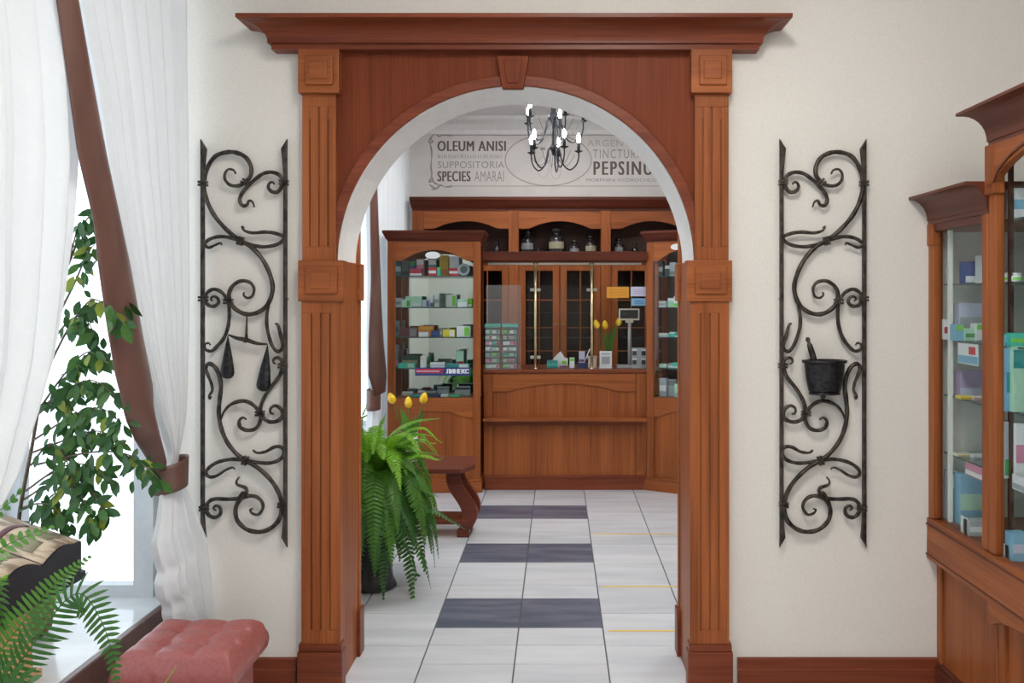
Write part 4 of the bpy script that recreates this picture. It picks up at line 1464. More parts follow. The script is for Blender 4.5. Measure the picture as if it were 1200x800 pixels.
# scrollwork of the left border
for pts in ([(505, 222), (511, 221), (514, 217), (509, 214), (505, 209), (503, 214), (506, 205), (505, 195), (506, 182), (505, 172), (503, 166), (506, 160), (511, 157), (515, 160), (520, 158), (530, 159)],
            [(503, 168), (507, 166), (505, 163)], [(509, 157), (514, 155.5), (517, 159)], [(503, 216), (507, 219), (512, 221), (516, 217), (522, 219), (530, 218)], [(505, 205), (507, 211), (503, 214)]):
    q = spline([(sxu(a), yt, szv(b_)) for a, b_ in pts], 5)
    MB().tube(q, [.004 + .007 * abs(math.sin(i * .33)) for i in range(len(q))], 6, .2, (0, 1, 0)).build('border_scroll', M['ink_soft'], sg)
# engraved retort vessels in the oval
for cxu, cvv, s in ((636.5, 196, 1.0), (651.5, 200, .8)):
    q = [(sxu(cxu + 7 * s * math.cos(a)), yt, szv(cvv + 12 * s * math.sin(a))) for a in [2 * PI * k / 24 for k in range(25)]]
    MB().tube(q, .003, 5, .3, (0, 1, 0)).build('engraved_vessel', M['ink_pale'], sg)
MB().box(sxu(633), sxu(639), yt - .001, yt + .001, szv(176), szv(172.5)).build('engraved_stopper', M['ink_soft'], sg)

# ------------------------------------------------------------------ service counter
YC = 6.99
cx0, cx1 = -.604, (757 - CU) * YC / F_PX
ct = empty('service_counter', ((cx0 + cx1) / 2, YC + .25, 0), 'wooden pharmacy service counter with arched panel and narrow shelf', 'counter')
cz = lambda v, Y=YC: EYE + (CV - v) * Y / F_PX
zct = .97
MB().box(cx0, cx1, YC, YC + .5, .05, zct - .03).build('body', M['wood'], ct)
MB().box(cx0, cx1 + .02, YC - .02, YC + .52, zct - .03, zct).build('countertop', M['red_x'], ct, bev=.004)
MB().box(cx0 + .01, cx1, YC - .030, YC + .02, 0, cz(560)).box(cx0 + .01, cx1, YC - .018, YC + .02, cz(560), cz(556)).build('plinth', M['red_x'], ct, bev=.004)
zl = .575
MB().box(cx0 + .002, cx1 - .002, YC - .11, YC + .01, zl - .014, zl + .008).build('bag_shelf', M['wood_x'], ct, bev=.005)
MB().box(cx0 + .03, cx1 - .03, YC - .06, YC, zl - .05, zl - .016).build('shelf_batten', M['red_x'], ct)
pa0, pa1 = cx0 + .075, cx1 - .085
low = []
for i in range(31):
    s = i / 30
    z = cz(458.5) if s < .13 or s > .87 else cz(458.5) + (cz(449) - cz(458.5)) * math.sin(PI * (s - .13) / .74) ** .75
    low.append((pa0 + (pa1 - pa0) * s, z))
MB().strip(low, [(x, zct - .035) for x, _ in low], YC - .014, YC + .002).build('arched_rail', M['wood_x'], ct, bev=.003)
for a, b_ in ((cx0, pa0), (pa1, cx1)):
    MB().box(a + .005, b_, YC - .018, YC + .002, zl + .01, zct - .035).build('stile', M['wood'], ct, bev=.003)
    mb_ = MB().box(a + .005, b_, YC - .016, YC + .002, cz(556), zl - .02)
    mb_.build('stile', M['wood'], ct, bev=.003)
for dd in (.02, .045):
    MB().box(pa1 + dd, pa1 + dd + .008, YC - .023, YC - .015, zl + .03, zct - .06).build('reed', M['wood'], ct)
    MB().box(pa1 + dd, pa1 + dd + .008, YC - .021, YC - .013, cz(550), zl - .05).build('reed', M['wood'], ct)

# screen over the counter
scn = empty('counter_screen', ((cx0 + cx1) / 2, YC, zct), 'glass counter screen with brass poles under a dark wooden canopy board', 'screen')
zh0, zh1 = cz(307.5), cz(295)
MB().box(cx0 - .003, cx1 + .003, YC - .05, YC + .18, zh0 + .012, zh1).box(cx0, cx1, YC - .03, YC + .18, zh0, zh0 + .012).build('canopy_board', M['far_cornice'], scn, bev=.003)
MB().box(cx0 + .03, cx1 - .03, YC + .05, YC + .075, zh0 - .016, zh0).build('light_strip', M['cream'] if 'cream' in M else _cols['cream'], scn)
YP = YC + .04
pxs = [(627.5 - CU) * YP / F_PX, (693.5 - CU) * YP / F_PX]
for xp in pxs:
    pole = MB().tube([(xp, YP, zct), (xp, YP, zh0)], .0115, 12).build('pole', M['brass'], scn, smooth=True)
    for z in (zct, zh0 - .01):
        MB().lathe([(.022, 0), (.022, .005), (.013, .012)], 0, 0, 14).xf(Matrix.Translation((xp, YP, z))).build('flange', M['brass'], pole, smooth=True)
    for v in (339.5, 418.5):
        z = cz(v, YP)
        for s_ in (-1, 1):
            MB().box(xp + s_ * .012, xp + s_ * .042, YP - .010, YP + .010, z - .012, z + .012).build('clamp', M['chrome'], pole, bev=.003)
zg1 = cz(334, YP)
gx = [(571 - CU) * YP / F_PX, (611 - CU) * YP / F_PX]
for a, b_, dy, mt in ((gx[0], gx[1], -.10, 'acrylic'), (gx[1] + .05, pxs[0] - .03, 0, 'screenglass'), (pxs[0] + .03, pxs[1] - .03, 0, 'screenglass'), (pxs[1] + .03, cx1 - .01, 0, 'screenglass')):
    if b_ - a < .03:
        continue
    MB().add([(a, YP + dy - .003, zct), (b_, YP - .003, zct), (b_, YP + .003, zct), (a, YP + dy + .003, zct), (a, YP + dy - .003, zg1), (b_, YP - .003, zg1), (b_, YP + .003, zg1), (a, YP + dy + .003, zg1)],
             [(0, 3, 2, 1), (4, 5, 6, 7), (0, 1, 5, 4), (1, 2, 6, 5), (2, 3, 7, 6), (3, 0, 4, 7)]).build('glass_panel', M[mt], scn)
# notices stuck on the glass
for (u0, u1, v0, v1, col, ink, lab) in ((711, 737, 336, 349, 'amber', 'orange', 'orange notice card taped to the counter glass'),
                                        (739, 757, 336, 347, 'lavender', 'lilac', 'pale lilac notice card beside the orange one'),
                                        (740, 757, 349.5, 358, 'sky', 'blue', 'small blue and white card under the lilac notice')):
    Yn = YP - .006
    n_ = MB().box((u0 - CU) * Yn / F_PX, (u1 - CU) * Yn / F_PX, Yn - .001, Yn + .001, cz(v1, Yn), cz(v0, Yn)).build('notice_card', _cols[col])
    tag(n_, lab, 'notice', 'notices on the counter glass')
    for k in range(3):
        f = .25 + .22 * k
        vv = v0 + (v1 - v0) * f
        MB().box((u0 + 3 - CU) * Yn / F_PX, (u1 - 4 + k - CU) * Yn / F_PX, Yn - .0018, Yn - .0008, cz(vv + .7, Yn), cz(vv, Yn)).build('print_line', _cols[ink], n_)

# two green-topped racks of small packs
packc = ['mint', 'white', 'pink', 'mint', 'silver', 'lime', 'white', 'mint', 'pink', 'turquoise', 'mint', 'white']
for k, (u0, u1, nm) in enumerate(((568, 586, 'left'), (588.5, 606, 'right'))):
    Yr = YC + .115
    x0, x1 = (u0 - CU) * Yr / F_PX, (u1 - CU) * Yr / F_PX
    r = empty('pack_rack', ((x0 + x1) / 2, Yr, zct), 'green topped counter rack of small packs, %s' % ('next to the left cabinet' if k == 0 else 'nearer the brass pole'), 'display rack', 'pack racks on the counter')
    ztop = cz(380, Yr)
    MB().box(x0, x0 + .004, Yr, Yr + .10, zct, ztop).build('side', M['acrylic'], r)
    MB().box(x1 - .004, x1, Yr, Yr + .10, zct, ztop).build('side', M['acrylic'], r)
    MB().box(x0 + .004, x1 - .004, Yr + .094, Yr + .10, zct, ztop).build('back', _cols['silver'], r)
    MB().box(x0 - .001, x1 + .001, Yr - .004, Yr + .10, ztop - .024, ztop + .004).build('header', _cols['turquoise'], r, bev=.003)
    nrow = 7
    for j in range(nrow):
        z = zct + .004 + j * (ztop - .03 - zct) / nrow
        MB().box(x0 + .004, x1 - .004, Yr + .002, Yr + .094, z - .003, z).build('tray', _cols['silver'], r)
        for h in (0, 1):
            a = x0 + .006 + h * (x1 - x0 - .012) / 2
            b_ = a + (x1 - x0 - .012) / 2 - .003
            carton('candy_pack', a, b_, Yr + .004, .06, z + .0004, z + .026, packc[(j * 2 + h + k * 5) % 12], ['white', 'red', 'green', 'teal'][(j + h) % 4],
                   'small pack, %s row from below, %s half of the %s green topped rack' % (ORD[j], ('left', 'right')[h], nm), 'pack', 'small packs in the green racks', pos='side')

# goods and devices on the counter
Yk = YC + .14


def kx(u, Y=Yk):
    return (u - CU) * Y / F_PX


carton('tissue_box', kx(641), kx(653.5), Yk, .08, zct, cz(422.5, Yk), 'teal', 'turquoise', 'teal tissue carton on the counter', 'carton', 'goods on the counter')
wb = empty('paper_house_display', (kx(655), Yk + .02, zct), 'white pointed cardboard display with green and purple print on the counter', 'display')
MB().prism([(kx(647), zct), (kx(665.5), zct), (kx(665.5), cz(421, Yk)), (kx(662), cz(420, Yk)), (kx(657), cz(412.5, Yk)), (kx(652), cz(417, Yk)), (kx(647), cz(423, Yk))], Yk + .09, Yk + .12).build('board', _cols['white'], wb)
MB().box(kx(658.5), kx(664), Yk + .087, Yk + .091, cz(427.5, Yk), cz(423.5, Yk)).build('print_panel', _cols['lime'], wb)
MB().box(kx(655.5), kx(665), Yk + .087, Yk + .091, cz(432, Yk), cz(429.5, Yk)).build('print_panel', _cols['purple'], wb)
carton('medicine_carton', kx(667.5), kx(673.2), Yk, .03, zct, cz(419, Yk), 'white', 'lime', 'slim white and lime carton standing alone on the counter', 'carton', 'goods on the counter', pos='top')
lh = empty('leaflet_holder', (kx(683), Yk, zct), 'dark purple leaflet holder with a pale card and slanted pen', 'leaflet holder')
MB().box(kx(676.5), kx(688.5), Yk, Yk + .05, zct, cz(425, Yk)).build('holder', _cols['navy'], lh, bev=.003)
MB().box(kx(678.5), kx(685.5), Yk + .02, Yk + .023, zct + .02, cz(411.5, Yk)).build('card', _cols['lavender'], lh)
MB().box(kx(679), kx(685), Yk + .018, Yk + .0205, cz(424, Yk), cz(421, Yk)).build('card_print', _cols['purple'], lh)
MB().tube([(kx(684), Yk + .012, cz(426, Yk)), (kx(691.5), Yk + .012, cz(408.5, Yk))], [.004, .0045], 8).build('pen', _cols['white'], lh, smooth=True)
carton('price_card', kx(689.5), kx(699.5), Yk + .05, .004, zct, cz(417.5, Yk), 'cream', None, 'small cream card behind the right brass pole', 'card', 'goods on the counter')
qs = empty('sign_holder', (kx(709.5), Yk, zct), 'small white framed sign on the counter before the tulips', 'sign')
MB().box(kx(702.5), kx(717), Yk - .02, Yk - .012, zct, cz(411, Yk)).box(kx(700), kx(719), Yk - .025, Yk + .02, zct, zct + .004).build('frame', _cols['white'], qs, bev=.002)
MB().box(kx(705), kx(714.5), Yk - .023, Yk - .0195, cz(426, Yk), cz(417.5, Yk)).build('print_panel', _cols['silver'], qs)
MB().box(kx(704.5), kx(715), Yk - .023, Yk - .0195, cz(415, Yk), cz(413.5, Yk)).build('print_panel', _cols['silver'], qs)


def tulip_vase(loc, scale, heads, vase_mat, label, leaves):
    x, y, z = loc
    r = empty('tulip_vase', loc, label, 'flower vase', 'vases of yellow tulips')
    vr, vh = scale
    MB().lathe([(vr * .8, z), (vr, z + vh * .05), (vr, z + vh), (vr * .9, z + vh), (vr * .85, z + vh * .2), (.001, z + vh * .15)], x, y, 18).build('vase', vase_mat, r, smooth=True)
    for i, hd in enumerate(heads):
        hd = Vector(hd)
        b_ = Vector((x + (hd.x - x) * .25, y, z + vh * .5))
        mid = b_.lerp(hd, .55) + Vector(((b_.x - hd.x) * .12, 0, 0))
        q = spline([b_, mid, hd], 6)
        MB().tube(q, .0045, 6).build('stem', M['fern'], r, smooth=True)
        ax_ = (q[-1] - q[-3]).normalized()
        rot = Vector((0, 0, 1)).rotation_difference(ax_).to_matrix().to_4x4()
        h = MB().lathe([(.004, -.006), (.017, .004), (.024, .020), (.024, .036), (.018, .055), (.008, .068), (.001, .070)], 0, 0, 12).xf(Matrix.Translation(hd) @ rot).build('flower', M['tulip'], r, smooth=True)
        for p in range(3):
            a = p * 2 * PI / 3 + i
            MB().grid(lambda s, t: ((.0255 * math.sin(PI * min(1, .25 + t * .72)) + .001) * math.cos(a + (s - .5) * 1.7 * (1 - t * .75)), (.0255 * math.sin(PI * min(1, .25 + t * .72)) + .001) * math.sin(a + (s - .5) * 1.7 * (1 - t * .75)), .004 + .070 * t), 5, 6).xf(Matrix.Translation(hd) @ rot).build('petal', M['tulip'], h, smooth=True)
    for i, (dx, dz, w_) in enumerate(leaves):
        b_ = Vector((x + dx * .2, y - .01, z + vh * .7))
        tip = Vector((x + dx, y - .02, z + dz))
        q = spline([b_, b_.lerp(tip, .5) + Vector((-dx * .15, -.01, .02)), tip], 5)
        n = len(q)
        mb_ = MB()
        vs = []
        for k, p in enumerate(q):
            ww = w_ * math.sin(PI * (.12 + .88 * k / (n - 1))) + .001
            vs += [p + Vector((-ww, 0, 0)), p + Vector((0, .006, 0)), p + Vector((ww, 0, 0))]
        mb_.add(vs, [(3 * k + j, 3 * k + j + 1, 3 * k + 4 + j, 3 * k + 3 + j) for k in range(n - 1) for j in (0, 1)])
        mb_.build('leaf', M['leaf_b'] if i % 2 else M['fern'], r, smooth=True, recalc=False)
    return r


Yv = Yk + .05
tulip_vase((kx(713, Yv), Yv, zct), (.034, .145), [W(700.5, 384, Yv), W(709.5, 385, Yv), W(724, 381, Yv)], M['black'], 'three yellow tulips in a black vase on the counter',
           [(-.05, .30, .014), (.02, .34, .016), (.07, .36, .013), (-.02, .27, .015)])
cd = empty('customer_display', (kx(738), Yk + .06, zct), 'cream customer price display on a pole at the right of the counter', 'price display')
Yd = Yk + .06
MB().box(kx(722.5, Yd), kx(747, Yd), Yd - .05, Yd + .08, zct, zct + .022).build('base', _cols['silver'], cd, bev=.004)
MB().tube([(kx(737.5, Yd), Yd, zct + .02), (kx(737.5, Yd), Yd, cz(374, Yd))], .0125, 12).build('pole', _cols['silver'], cd, smooth=True)
hd = MB().box(kx(725, Yd), kx(749, Yd), Yd - .03, Yd + .02, cz(375, Yd), cz(361.5, Yd)).box(kx(733, Yd), kx(742, Yd), Yd - .012, Yd + .012, cz(378, Yd), cz(375, Yd)).build('display_head', _cols['cream'], cd, bev=.003)
MB().box(kx(726.5, Yd), kx(747.3, Yd), Yd - .0325, Yd - .0305, cz(373, Yd), cz(363, Yd)).build('screen', M['black'], hd)
MB().box(kx(729, Yd), kx(734, Yd), Yd - .0335, Yd - .0322, cz(368.5, Yd), cz(366.5, Yd)).build('digits', _cols['darkgreen'], hd)
cb = empty('card_stand', (kx(748), Yk, zct), 'pale grey leaflet stand with four dark squares beside the display pole', 'leaflet stand')
MB().box(kx(740), kx(757), Yk - .03, Yk - .022, zct, cz(407, Yk)).box(kx(741), kx(757), Yk - .04, Yk + .005, zct, zct + .006).build('board', _cols['silver'], cb, bev=.002)
for (u, v) in ((742.5, 411), (753, 411), (742.5, 421.5), (753, 421.5)):
    MB().box(kx(u - 1.6), kx(u + 3), Yk - .033, Yk - .0295, cz(v + 5, Yk), cz(v, Yk)).build('picture', _cols['charcoal'], cb)
    MB().box(kx(u - 2), kx(u + 3.5), Yk - .033, Yk - .0295, cz(v - .3, Yk), cz(v - 2.2, Yk)).build('caption', _cols['white'], cb)

# ------------------------------------------------------------------ display cabinets of the far room


def far_cabinet(loc, rz, Wd, D, label, mirror=True):
    """local frame: x along the front, y into the cabinet, z up"""
    r = empty('display_cabinet', loc, label, 'display cabinet', 'far room display cabinets', rz=rz)
    z_g0, z_g1, z_c0, z_c1 = .754, 1.85, 2.0, 2.087
    t = .058
    kw = dict(parent=r, local=True)
    mb_ = MB()
    for x in (0, Wd - t):
        MB().box(x, x + t, 0, .05, .10, z_c0).build('post', M['wood'], bev=.004, **kw)
        MB().box(x + .006, x + t - .006, D - .04, D - .006, .10, z_c0).build('post', M['red'], **kw)
    low = []
    for i in range(25):
        s = i / 24
        z = 1.845 if s < .1 or s > .9 else 1.845 + .088 * math.sin(PI * (s - .1) / .8) ** .8
        low.append((t + (Wd - 2 * t) * s, z))
    MB().strip(low, [(x, z_c0) for x, _ in low], .002, .03).build('arched_header', M['wood_x'], bev=.003, **kw)
    cornice('cornice', 0, Wd, 0, D, [(0, z_c0), (.004, z_c0 + .012), (.012, z_c0 + .02), (.03, z_c0 + .06), (.036, z_c0 + .068), (.036, z_c1)], (1, 1, 1, 0), M['far_cornice'], r, local=True)
    MB().box(.01, Wd - .01, .05, D - .05, z_c0 - .02, z_c0).build('top_board', M['wood'], **kw)
    MB().box(t, Wd - t, .005, .04, z_g0 - .11, z_g0 - .002).build('rail', M['wood_x'], bev=.003, **kw)
    low = []
    for i in range(25):
        s = i / 24
        z = z_g0 - .16 if s < .1 or s > .9 else z_g0 - .16 + .06 * math.sin(PI * (s - .1) / .8) ** .8
        low.append((t + (Wd - 2 * t) * s, z))
    MB().strip(low, [(x, z_g0 - .10) for x, _ in low], .006, .03).build('arched_rail', M['wood_x'], bev=.003, **kw)
    MB().box(t, Wd - t, .02, .04, .10, z_g0 - .05).build('door_panel', M['wood'], **kw)
    MB().box(t, Wd - t, .04, D - .01, z_g0 - .03, z_g0 - .004).build('bottom_board', M['wood_x'], **kw)
    for x in (.006, Wd - .022):
        MB().box(x, x + .016, .05, D - .04, .1, z_g0 - .004).build('side', M['red'], **kw)
        MB().box(x + .006, x + .012, .05, D - .04, z_g0 - .004, z_c0).build('side_glass', M['glass'], **kw)
    MB().box(-.012, Wd + .012, -.018, D, 0, .085).box(-.006, Wd + .006, -.01, D, .085, .105).build('plinth', M['wood_x'], bev=.004, **kw)
    MB().box(t, Wd - t, .012, .016, z_g0, 1.94).build('front_glass', M['glass'], **kw)
    MB().box(.03, Wd - .03, D - .02, D - .008, z_g0 - .004, z_c0 - .02).build('mirror_back' if mirror else 'back_board', M['mirror'] if mirror else M['darkwood'], **kw)
    shelves = [1.727, 1.475, 1.235, .985]
    for z in shelves:
        s_ = MB().box(.026, Wd - .026, .055, D - .045, z - .006, z).build('shelf', M['shelfglass'], **kw)
        MB().box(.026, Wd - .026, .0535, .055, z - .007, z + .0005).build('shelf_edge', M['glassedge'], s_, local=True)
    return r, shelves + [z_g0 - .004]


YLC = 6.87
lx0 = (454 - CU) * YLC / F_PX
LC, shl = far_cabinet((lx0, YLC, 0), 0, (563 - 454) * YLC / F_PX, .36, 'glazed wooden display cabinet with mirrored back left of the service counter')
mLC = Matrix.Translation((lx0, YLC, 0))
# goods: (u0,u1,vtop,row depth,body,band,pos)
GOODS = [
    [(460, 470, 305, 1, 'slate', 'silver', 'mid'), (470.6, 479, 305.5, 1, 'slate', 'charcoal', 'low'), (479.6, 487, 305, 1, 'blue', 'green', 'top'), (480, 494.5, 314.5, 0, 'crimson', 'white', 'low'),
     (488, 496.5, 303, 1, 'pink', 'white', 'top'), (502, 511, 303, 1, 'teal', 'white', 'top'), (502, 511.3, 313, 0, 'red', 'white', 'mid'), (512, 516, 313, 0, 'turquoise', 'lime', 'top'), (515, 525.5, 299, 1, 'gold', 'orange', 'low'), (526.5, 537.5, 300.5, 1, 'white', 'green', 'low'), (526, 537, 314, 0, 'red', 'white', 'mid')],
    [(460, 470, 349, 0, 'silver', 'grey', 'mid'), (470.5, 481, 351, 0, 'mint', 'green', 'side'), (475, 494, 347, 1, 'mint', 'white', 'low'), (495, 503, 351, 0, 'silver', 'blue', 'side'), (504, 507.5, 345.5, 1, 'white', 'grey', 'low'), (509, 514.5, 344.5, 1, 'white', 'silver', 'mid'), (515, 521.5, 343.5, 0, 'darkgreen', 'charcoal', 'mid'), (523, 535, 345, 1, 'white', 'lime', 'side'), (536, 547.5, 350.5, 0, 'white', 'mint', 'top'), (548.2, 553, 349.5, 1, 'lime', 'white', 'low')],
    [(460, 467, 376, 1, 'grey', 'slate', 'mid'), (469, 489, 384, 0, 'maroon', 'grey', 'side'), (490.5, 502, 389, 0, 'white', 'cream', 'low'), (490, 508, 382, 1, 'orange', 'amber', 'top'), (505, 514, 387, 0, 'navy', 'blue', 'mid'), (515, 518.5, 385.5, 1, 'silver', 'white', 'mid'), (519, 533, 386, 0, 'yellow', 'white', 'side'), (535, 551, 382, 0, 'white', 'lime', 'side')],
    [(460, 466.5, 404, 1, 'grey', 'pink', 'low'), (467, 470.5, 411, 1, 'maroon', 'charcoal', 'mid'), (467, 486, 425.5, 0, 'turquoise', 'mint', 'side'), (471, 489, 417, 1, 'darkgreen', 'khaki', 'mid'), (492.5, 499, 417, 0, 'white', 'cream', 'top'), (500, 503, 418, 1, 'green', 'darkgreen', 'mid'), (504, 521, 424.5, 0, 'white', 'lavender', 'mid'), (534.5, 543, 411, 1, 'mint', 'red', 'low'), (522.5, 550, 426, 0, 'teal', 'white', 'side')],
    [(471, 484, 459, 1, 'white', 'silver', 'mid'), (482, 497, 462.4, 0, 'teal', 'turquoise', 'mid'), (489.5, 498.5, 457.5, 1, 'pink', 'white', 'top'), (498.8, 511.5, 457.5, 0, 'charcoal', 'grey', 'top'), (507, 516, 462.4, 0, 'blue', 'navy', 'mid'), (512, 526, 453, 1, 'silver', 'grey', 'top'), (516.5, 525, 463, 0, 'white', 'mint', 'mid'), (525.5, 540, 463.2, 0, 'green', 'teal', 'mid'), (533, 551, 453, 1, 'silver', 'charcoal', 'top')],
]
used_lab = {}
rowname = ['top', 'second', 'third', 'fourth', 'bottom']
for i, row in enumerate(GOODS):
    row = sorted(row)
    for j, (u0, u1, vt, dep, body, band, pos) in enumerate(row):
        Yg = YLC + (.09 if dep == 0 else .19)
        z0 = shl[i] + .0005
        zt = max(z0 + .02, cz(vt, Yg))
        lab = '%s and %s carton, %s from left on the %s shelf of the mirrored cabinet' % (body, band, ORD[j], rowname[i])
        carton('medicine_carton', (u0 - CU) * Yg / F_PX, (u1 - CU) * Yg / F_PX, Yg, .05 if dep else .06, z0, zt, body, band, lab, 'carton', 'cartons in the mirrored display cabinet', pos=pos)
# oval medallion and round tin on the top shelf
md = empty('round_tin', W(548.5, 323, YLC + .1), 'round silver tin standing at the right of the top shelf', 'tin')
md.location.z = shl[0] + .0005
ctr = Vector(((543.5 - CU) * (YLC + .1) / F_PX, YLC + .1, shl[0] + .052))
MB().lathe([(.001, -.012), (.046, -.012), (.05, -.008), (.05, .008), (.046, .012), (.001, .012)], 0, 0, 24).xf(Matrix.Translation(ctr) @ Matrix.Rotation(PI / 2, 4, 'X')).build('tin_body', _cols['silver'], md, smooth=False, bev=.002)
MB().lathe([(.001, .0115), (.03, .0115), (.03, .0135), (.001, .0135)], 0, 0, 20).xf(Matrix.Translation(ctr) @ Matrix.Rotation(PI / 2, 4, 'X')).build('tin_label', _cols['slate'], md)
ov = MB().lathe([(.001, -.003), (.058, -.003), (.06, 0), (.058, .003), (.001, .003)], 0, 0, 28).xf(Matrix.Translation(W(507, 299, YLC + .002)) @ Matrix.Rotation(PI / 2, 4, 'X') @ Matrix.Diagonal((1, .48, 1, 1))).build('oval_plaque', _cols['white'])
tag(ov, 'white oval number plaque on the arched header of the mirrored cabinet', 'plaque')
# brand strip
Yb = YLC - .004
bs = empty('shelf_banner', W(520, 440, Yb), 'dark blue ЛИНЕКС banner strip across the mirrored cabinet glass', 'banner')
MB().box((486.5 - CU) * Yb / F_PX, (551 - CU) * Yb / F_PX, Yb - .002, Yb + .002, cz(440, Yb), cz(430.5, Yb)).build('strip', _cols['brandblue'], bs)
for v0, v1, c_, ua, ub in ((432.2, 434.0, 'red', 488, 520), (434.4, 435.2, 'white', 488, 515), (435.6, 437.0, 'red', 488, 519)):
    MB().box((ua - CU) * Yb / F_PX, (ub - CU) * Yb / F_PX, Yb - .0032, Yb - .0018, cz(v1, Yb), cz(v0, Yb)).build('slogan_line', _cols[c_], bs)
text('lettering', 'ЛИНЕКС', (523.2 - CU) * Yb / F_PX, (549.3 - CU) * Yb / F_PX, cz(437.6, Yb), cz(432, Yb), Yb - .0025, _cols['white'], bs, .0035)

RZ = math.radians(-30)
rx0 = (757.5 - CU) * 6.97 / F_PX
RC, shr = far_cabinet((rx0, 6.97, 0), RZ, .64, .34, 'glazed wooden display cabinet set at an angle right of the service counter', mirror=False)
mRC = Matrix.Translation((rx0, 6.97, 0)) @ Matrix.Rotation(RZ, 4, 'Z')
RG = [[(.075, .11, .12, 'charcoal', 'silver'), (.115, .16, .09, 'slate', 'white'), (.17, .22, .11, 'silver', 'grey'), (.23, .29, .07, 'white', 'lime')],
      [(.075, .13, .05, 'white', 'silver'), (.14, .20, .075, 'mint', 'white'), (.205, .27, .09, 'white', 'lime'), (.28, .35, .06, 'silver', 'green')],
      [(.075, .15, .03, 'white', 'mint'), (.155, .21, .04, 'turquoise', 'white'), (.215, .29, .035, 'teal', 'white')],
      [(.08, .14, .03, 'mint', 'white'), (.145, .19, .035, 'white', 'grey'), (.195, .30, .045, 'turquoise', 'white')],
      [(.08, .14, .15, 'silver', 'white'), (.145, .20, .14, 'silver', 'grey'), (.21, .30, .11, 'mint', 'silver')]]
for i, row in enumerate(RG):
    for j, (a, b_, h, body, band) in enumerate(row):
        lab = '%s and %s carton, %s from left on the %s shelf of the angled cabinet' % (body, band, ORD[j], rowname[i])
        carton('medicine_carton', a, b_, .075 + .03 * (j % 2), .05, shr[i] + .0005, shr[i] + h, body, band, lab, 'carton', 'cartons in the angled display cabinet', rz=RZ, pos=['mid', 'top', 'low', 'side'][j % 4], parent_m=mRC)
o_ = MB().lathe([(.001, -.003), (.048, -.003), (.05, 0), (.048, .003), (.001, .003)], 0, 0, 24).xf(mRC @ Matrix.Translation((.26, -.001, 1.955)) @ Matrix.Rotation(PI / 2, 4, 'X') @ Matrix.Diagonal((1, .5, 1, 1))).build('oval_plaque', _cols['white'])
tag(o_, 'pale oval number plaque on the header of the angled cabinet', 'plaque')

# ------------------------------------------------------------------ low bench with curved legs
bn = empty('low_bench', (-.85, 5.7, 0), 'low mahogany bench with curved legs standing behind the fern', 'bench')
MB().prism([(-1.22, 5.46), (-.615, 5.46), (-.54, 5.60), (-.56, 5.92), (-1.22, 5.92)], .435, .467, 'z').build('top', M['bench'], bn, bev=.006)
YBN = 5.62
prof_l, prof_r = [], []
for i in range(17):
    t = i / 16
    z = .435 - t * .385
    c = -.682 + .075 * t + .035 * math.sin(PI * t) - .03 * math.sin(2 * PI * t)
    wv = .042 + .012 * math.sin(PI * t)
    prof_l.append((c - wv, z))
    prof_r.append((c + wv, z))
for dy in (YBN - .045, YBN + .16):
    MB().strip(prof_l, prof_r, dy, dy + .045).build('leg', M['bench'], bn, bev=.005)
    MB().strip([(-1.768 - x, z) for x, z in prof_r], [(-1.768 - x, z) for x, z in prof_l], dy, dy + .045).build('leg', M['bench'], bn, bev=.005)
    for x in (-.615, -1.153):
        MB().box(x - .04, x + .04, dy, dy + .045, 0, .05).build('foot', M['bench'], bn, bev=.005)
MB().prism([(-1.19, YBN - .05), (-.575, YBN - .05), (-.555, YBN + .02), (-.555, YBN + .18), (-1.19, YBN + .2)], .085, .115, 'z').build('lower_shelf', M['bench'], bn, bev=.005)
Yt = 5.68
tulip_vase((-.975, Yt, .468), (.05, .20), [W(461, 472, Yt), W(479, 477, Yt), W(495, 472, Yt)], _cols['white'], 'three yellow tulips in a pale vase on the low bench',
           [(-.06, .36, .022), (.10, .34, .022), (.03, .30, .02)])
pp = bpy.data.objects.new('dummy', None)
bpy.data.objects.remove(pp)

# ------------------------------------------------------------------ chandelier
CHY = 6.2
CHX = (648.5 - CU) * CHY / F_PX
ch = empty('chandelier', (CHX, CHY, 2.45), 'black two tier chandelier with lit candle bulbs in the far room', 'chandelier')
hz = lambda v: EYE + (CV - v) * CHY / F_PX


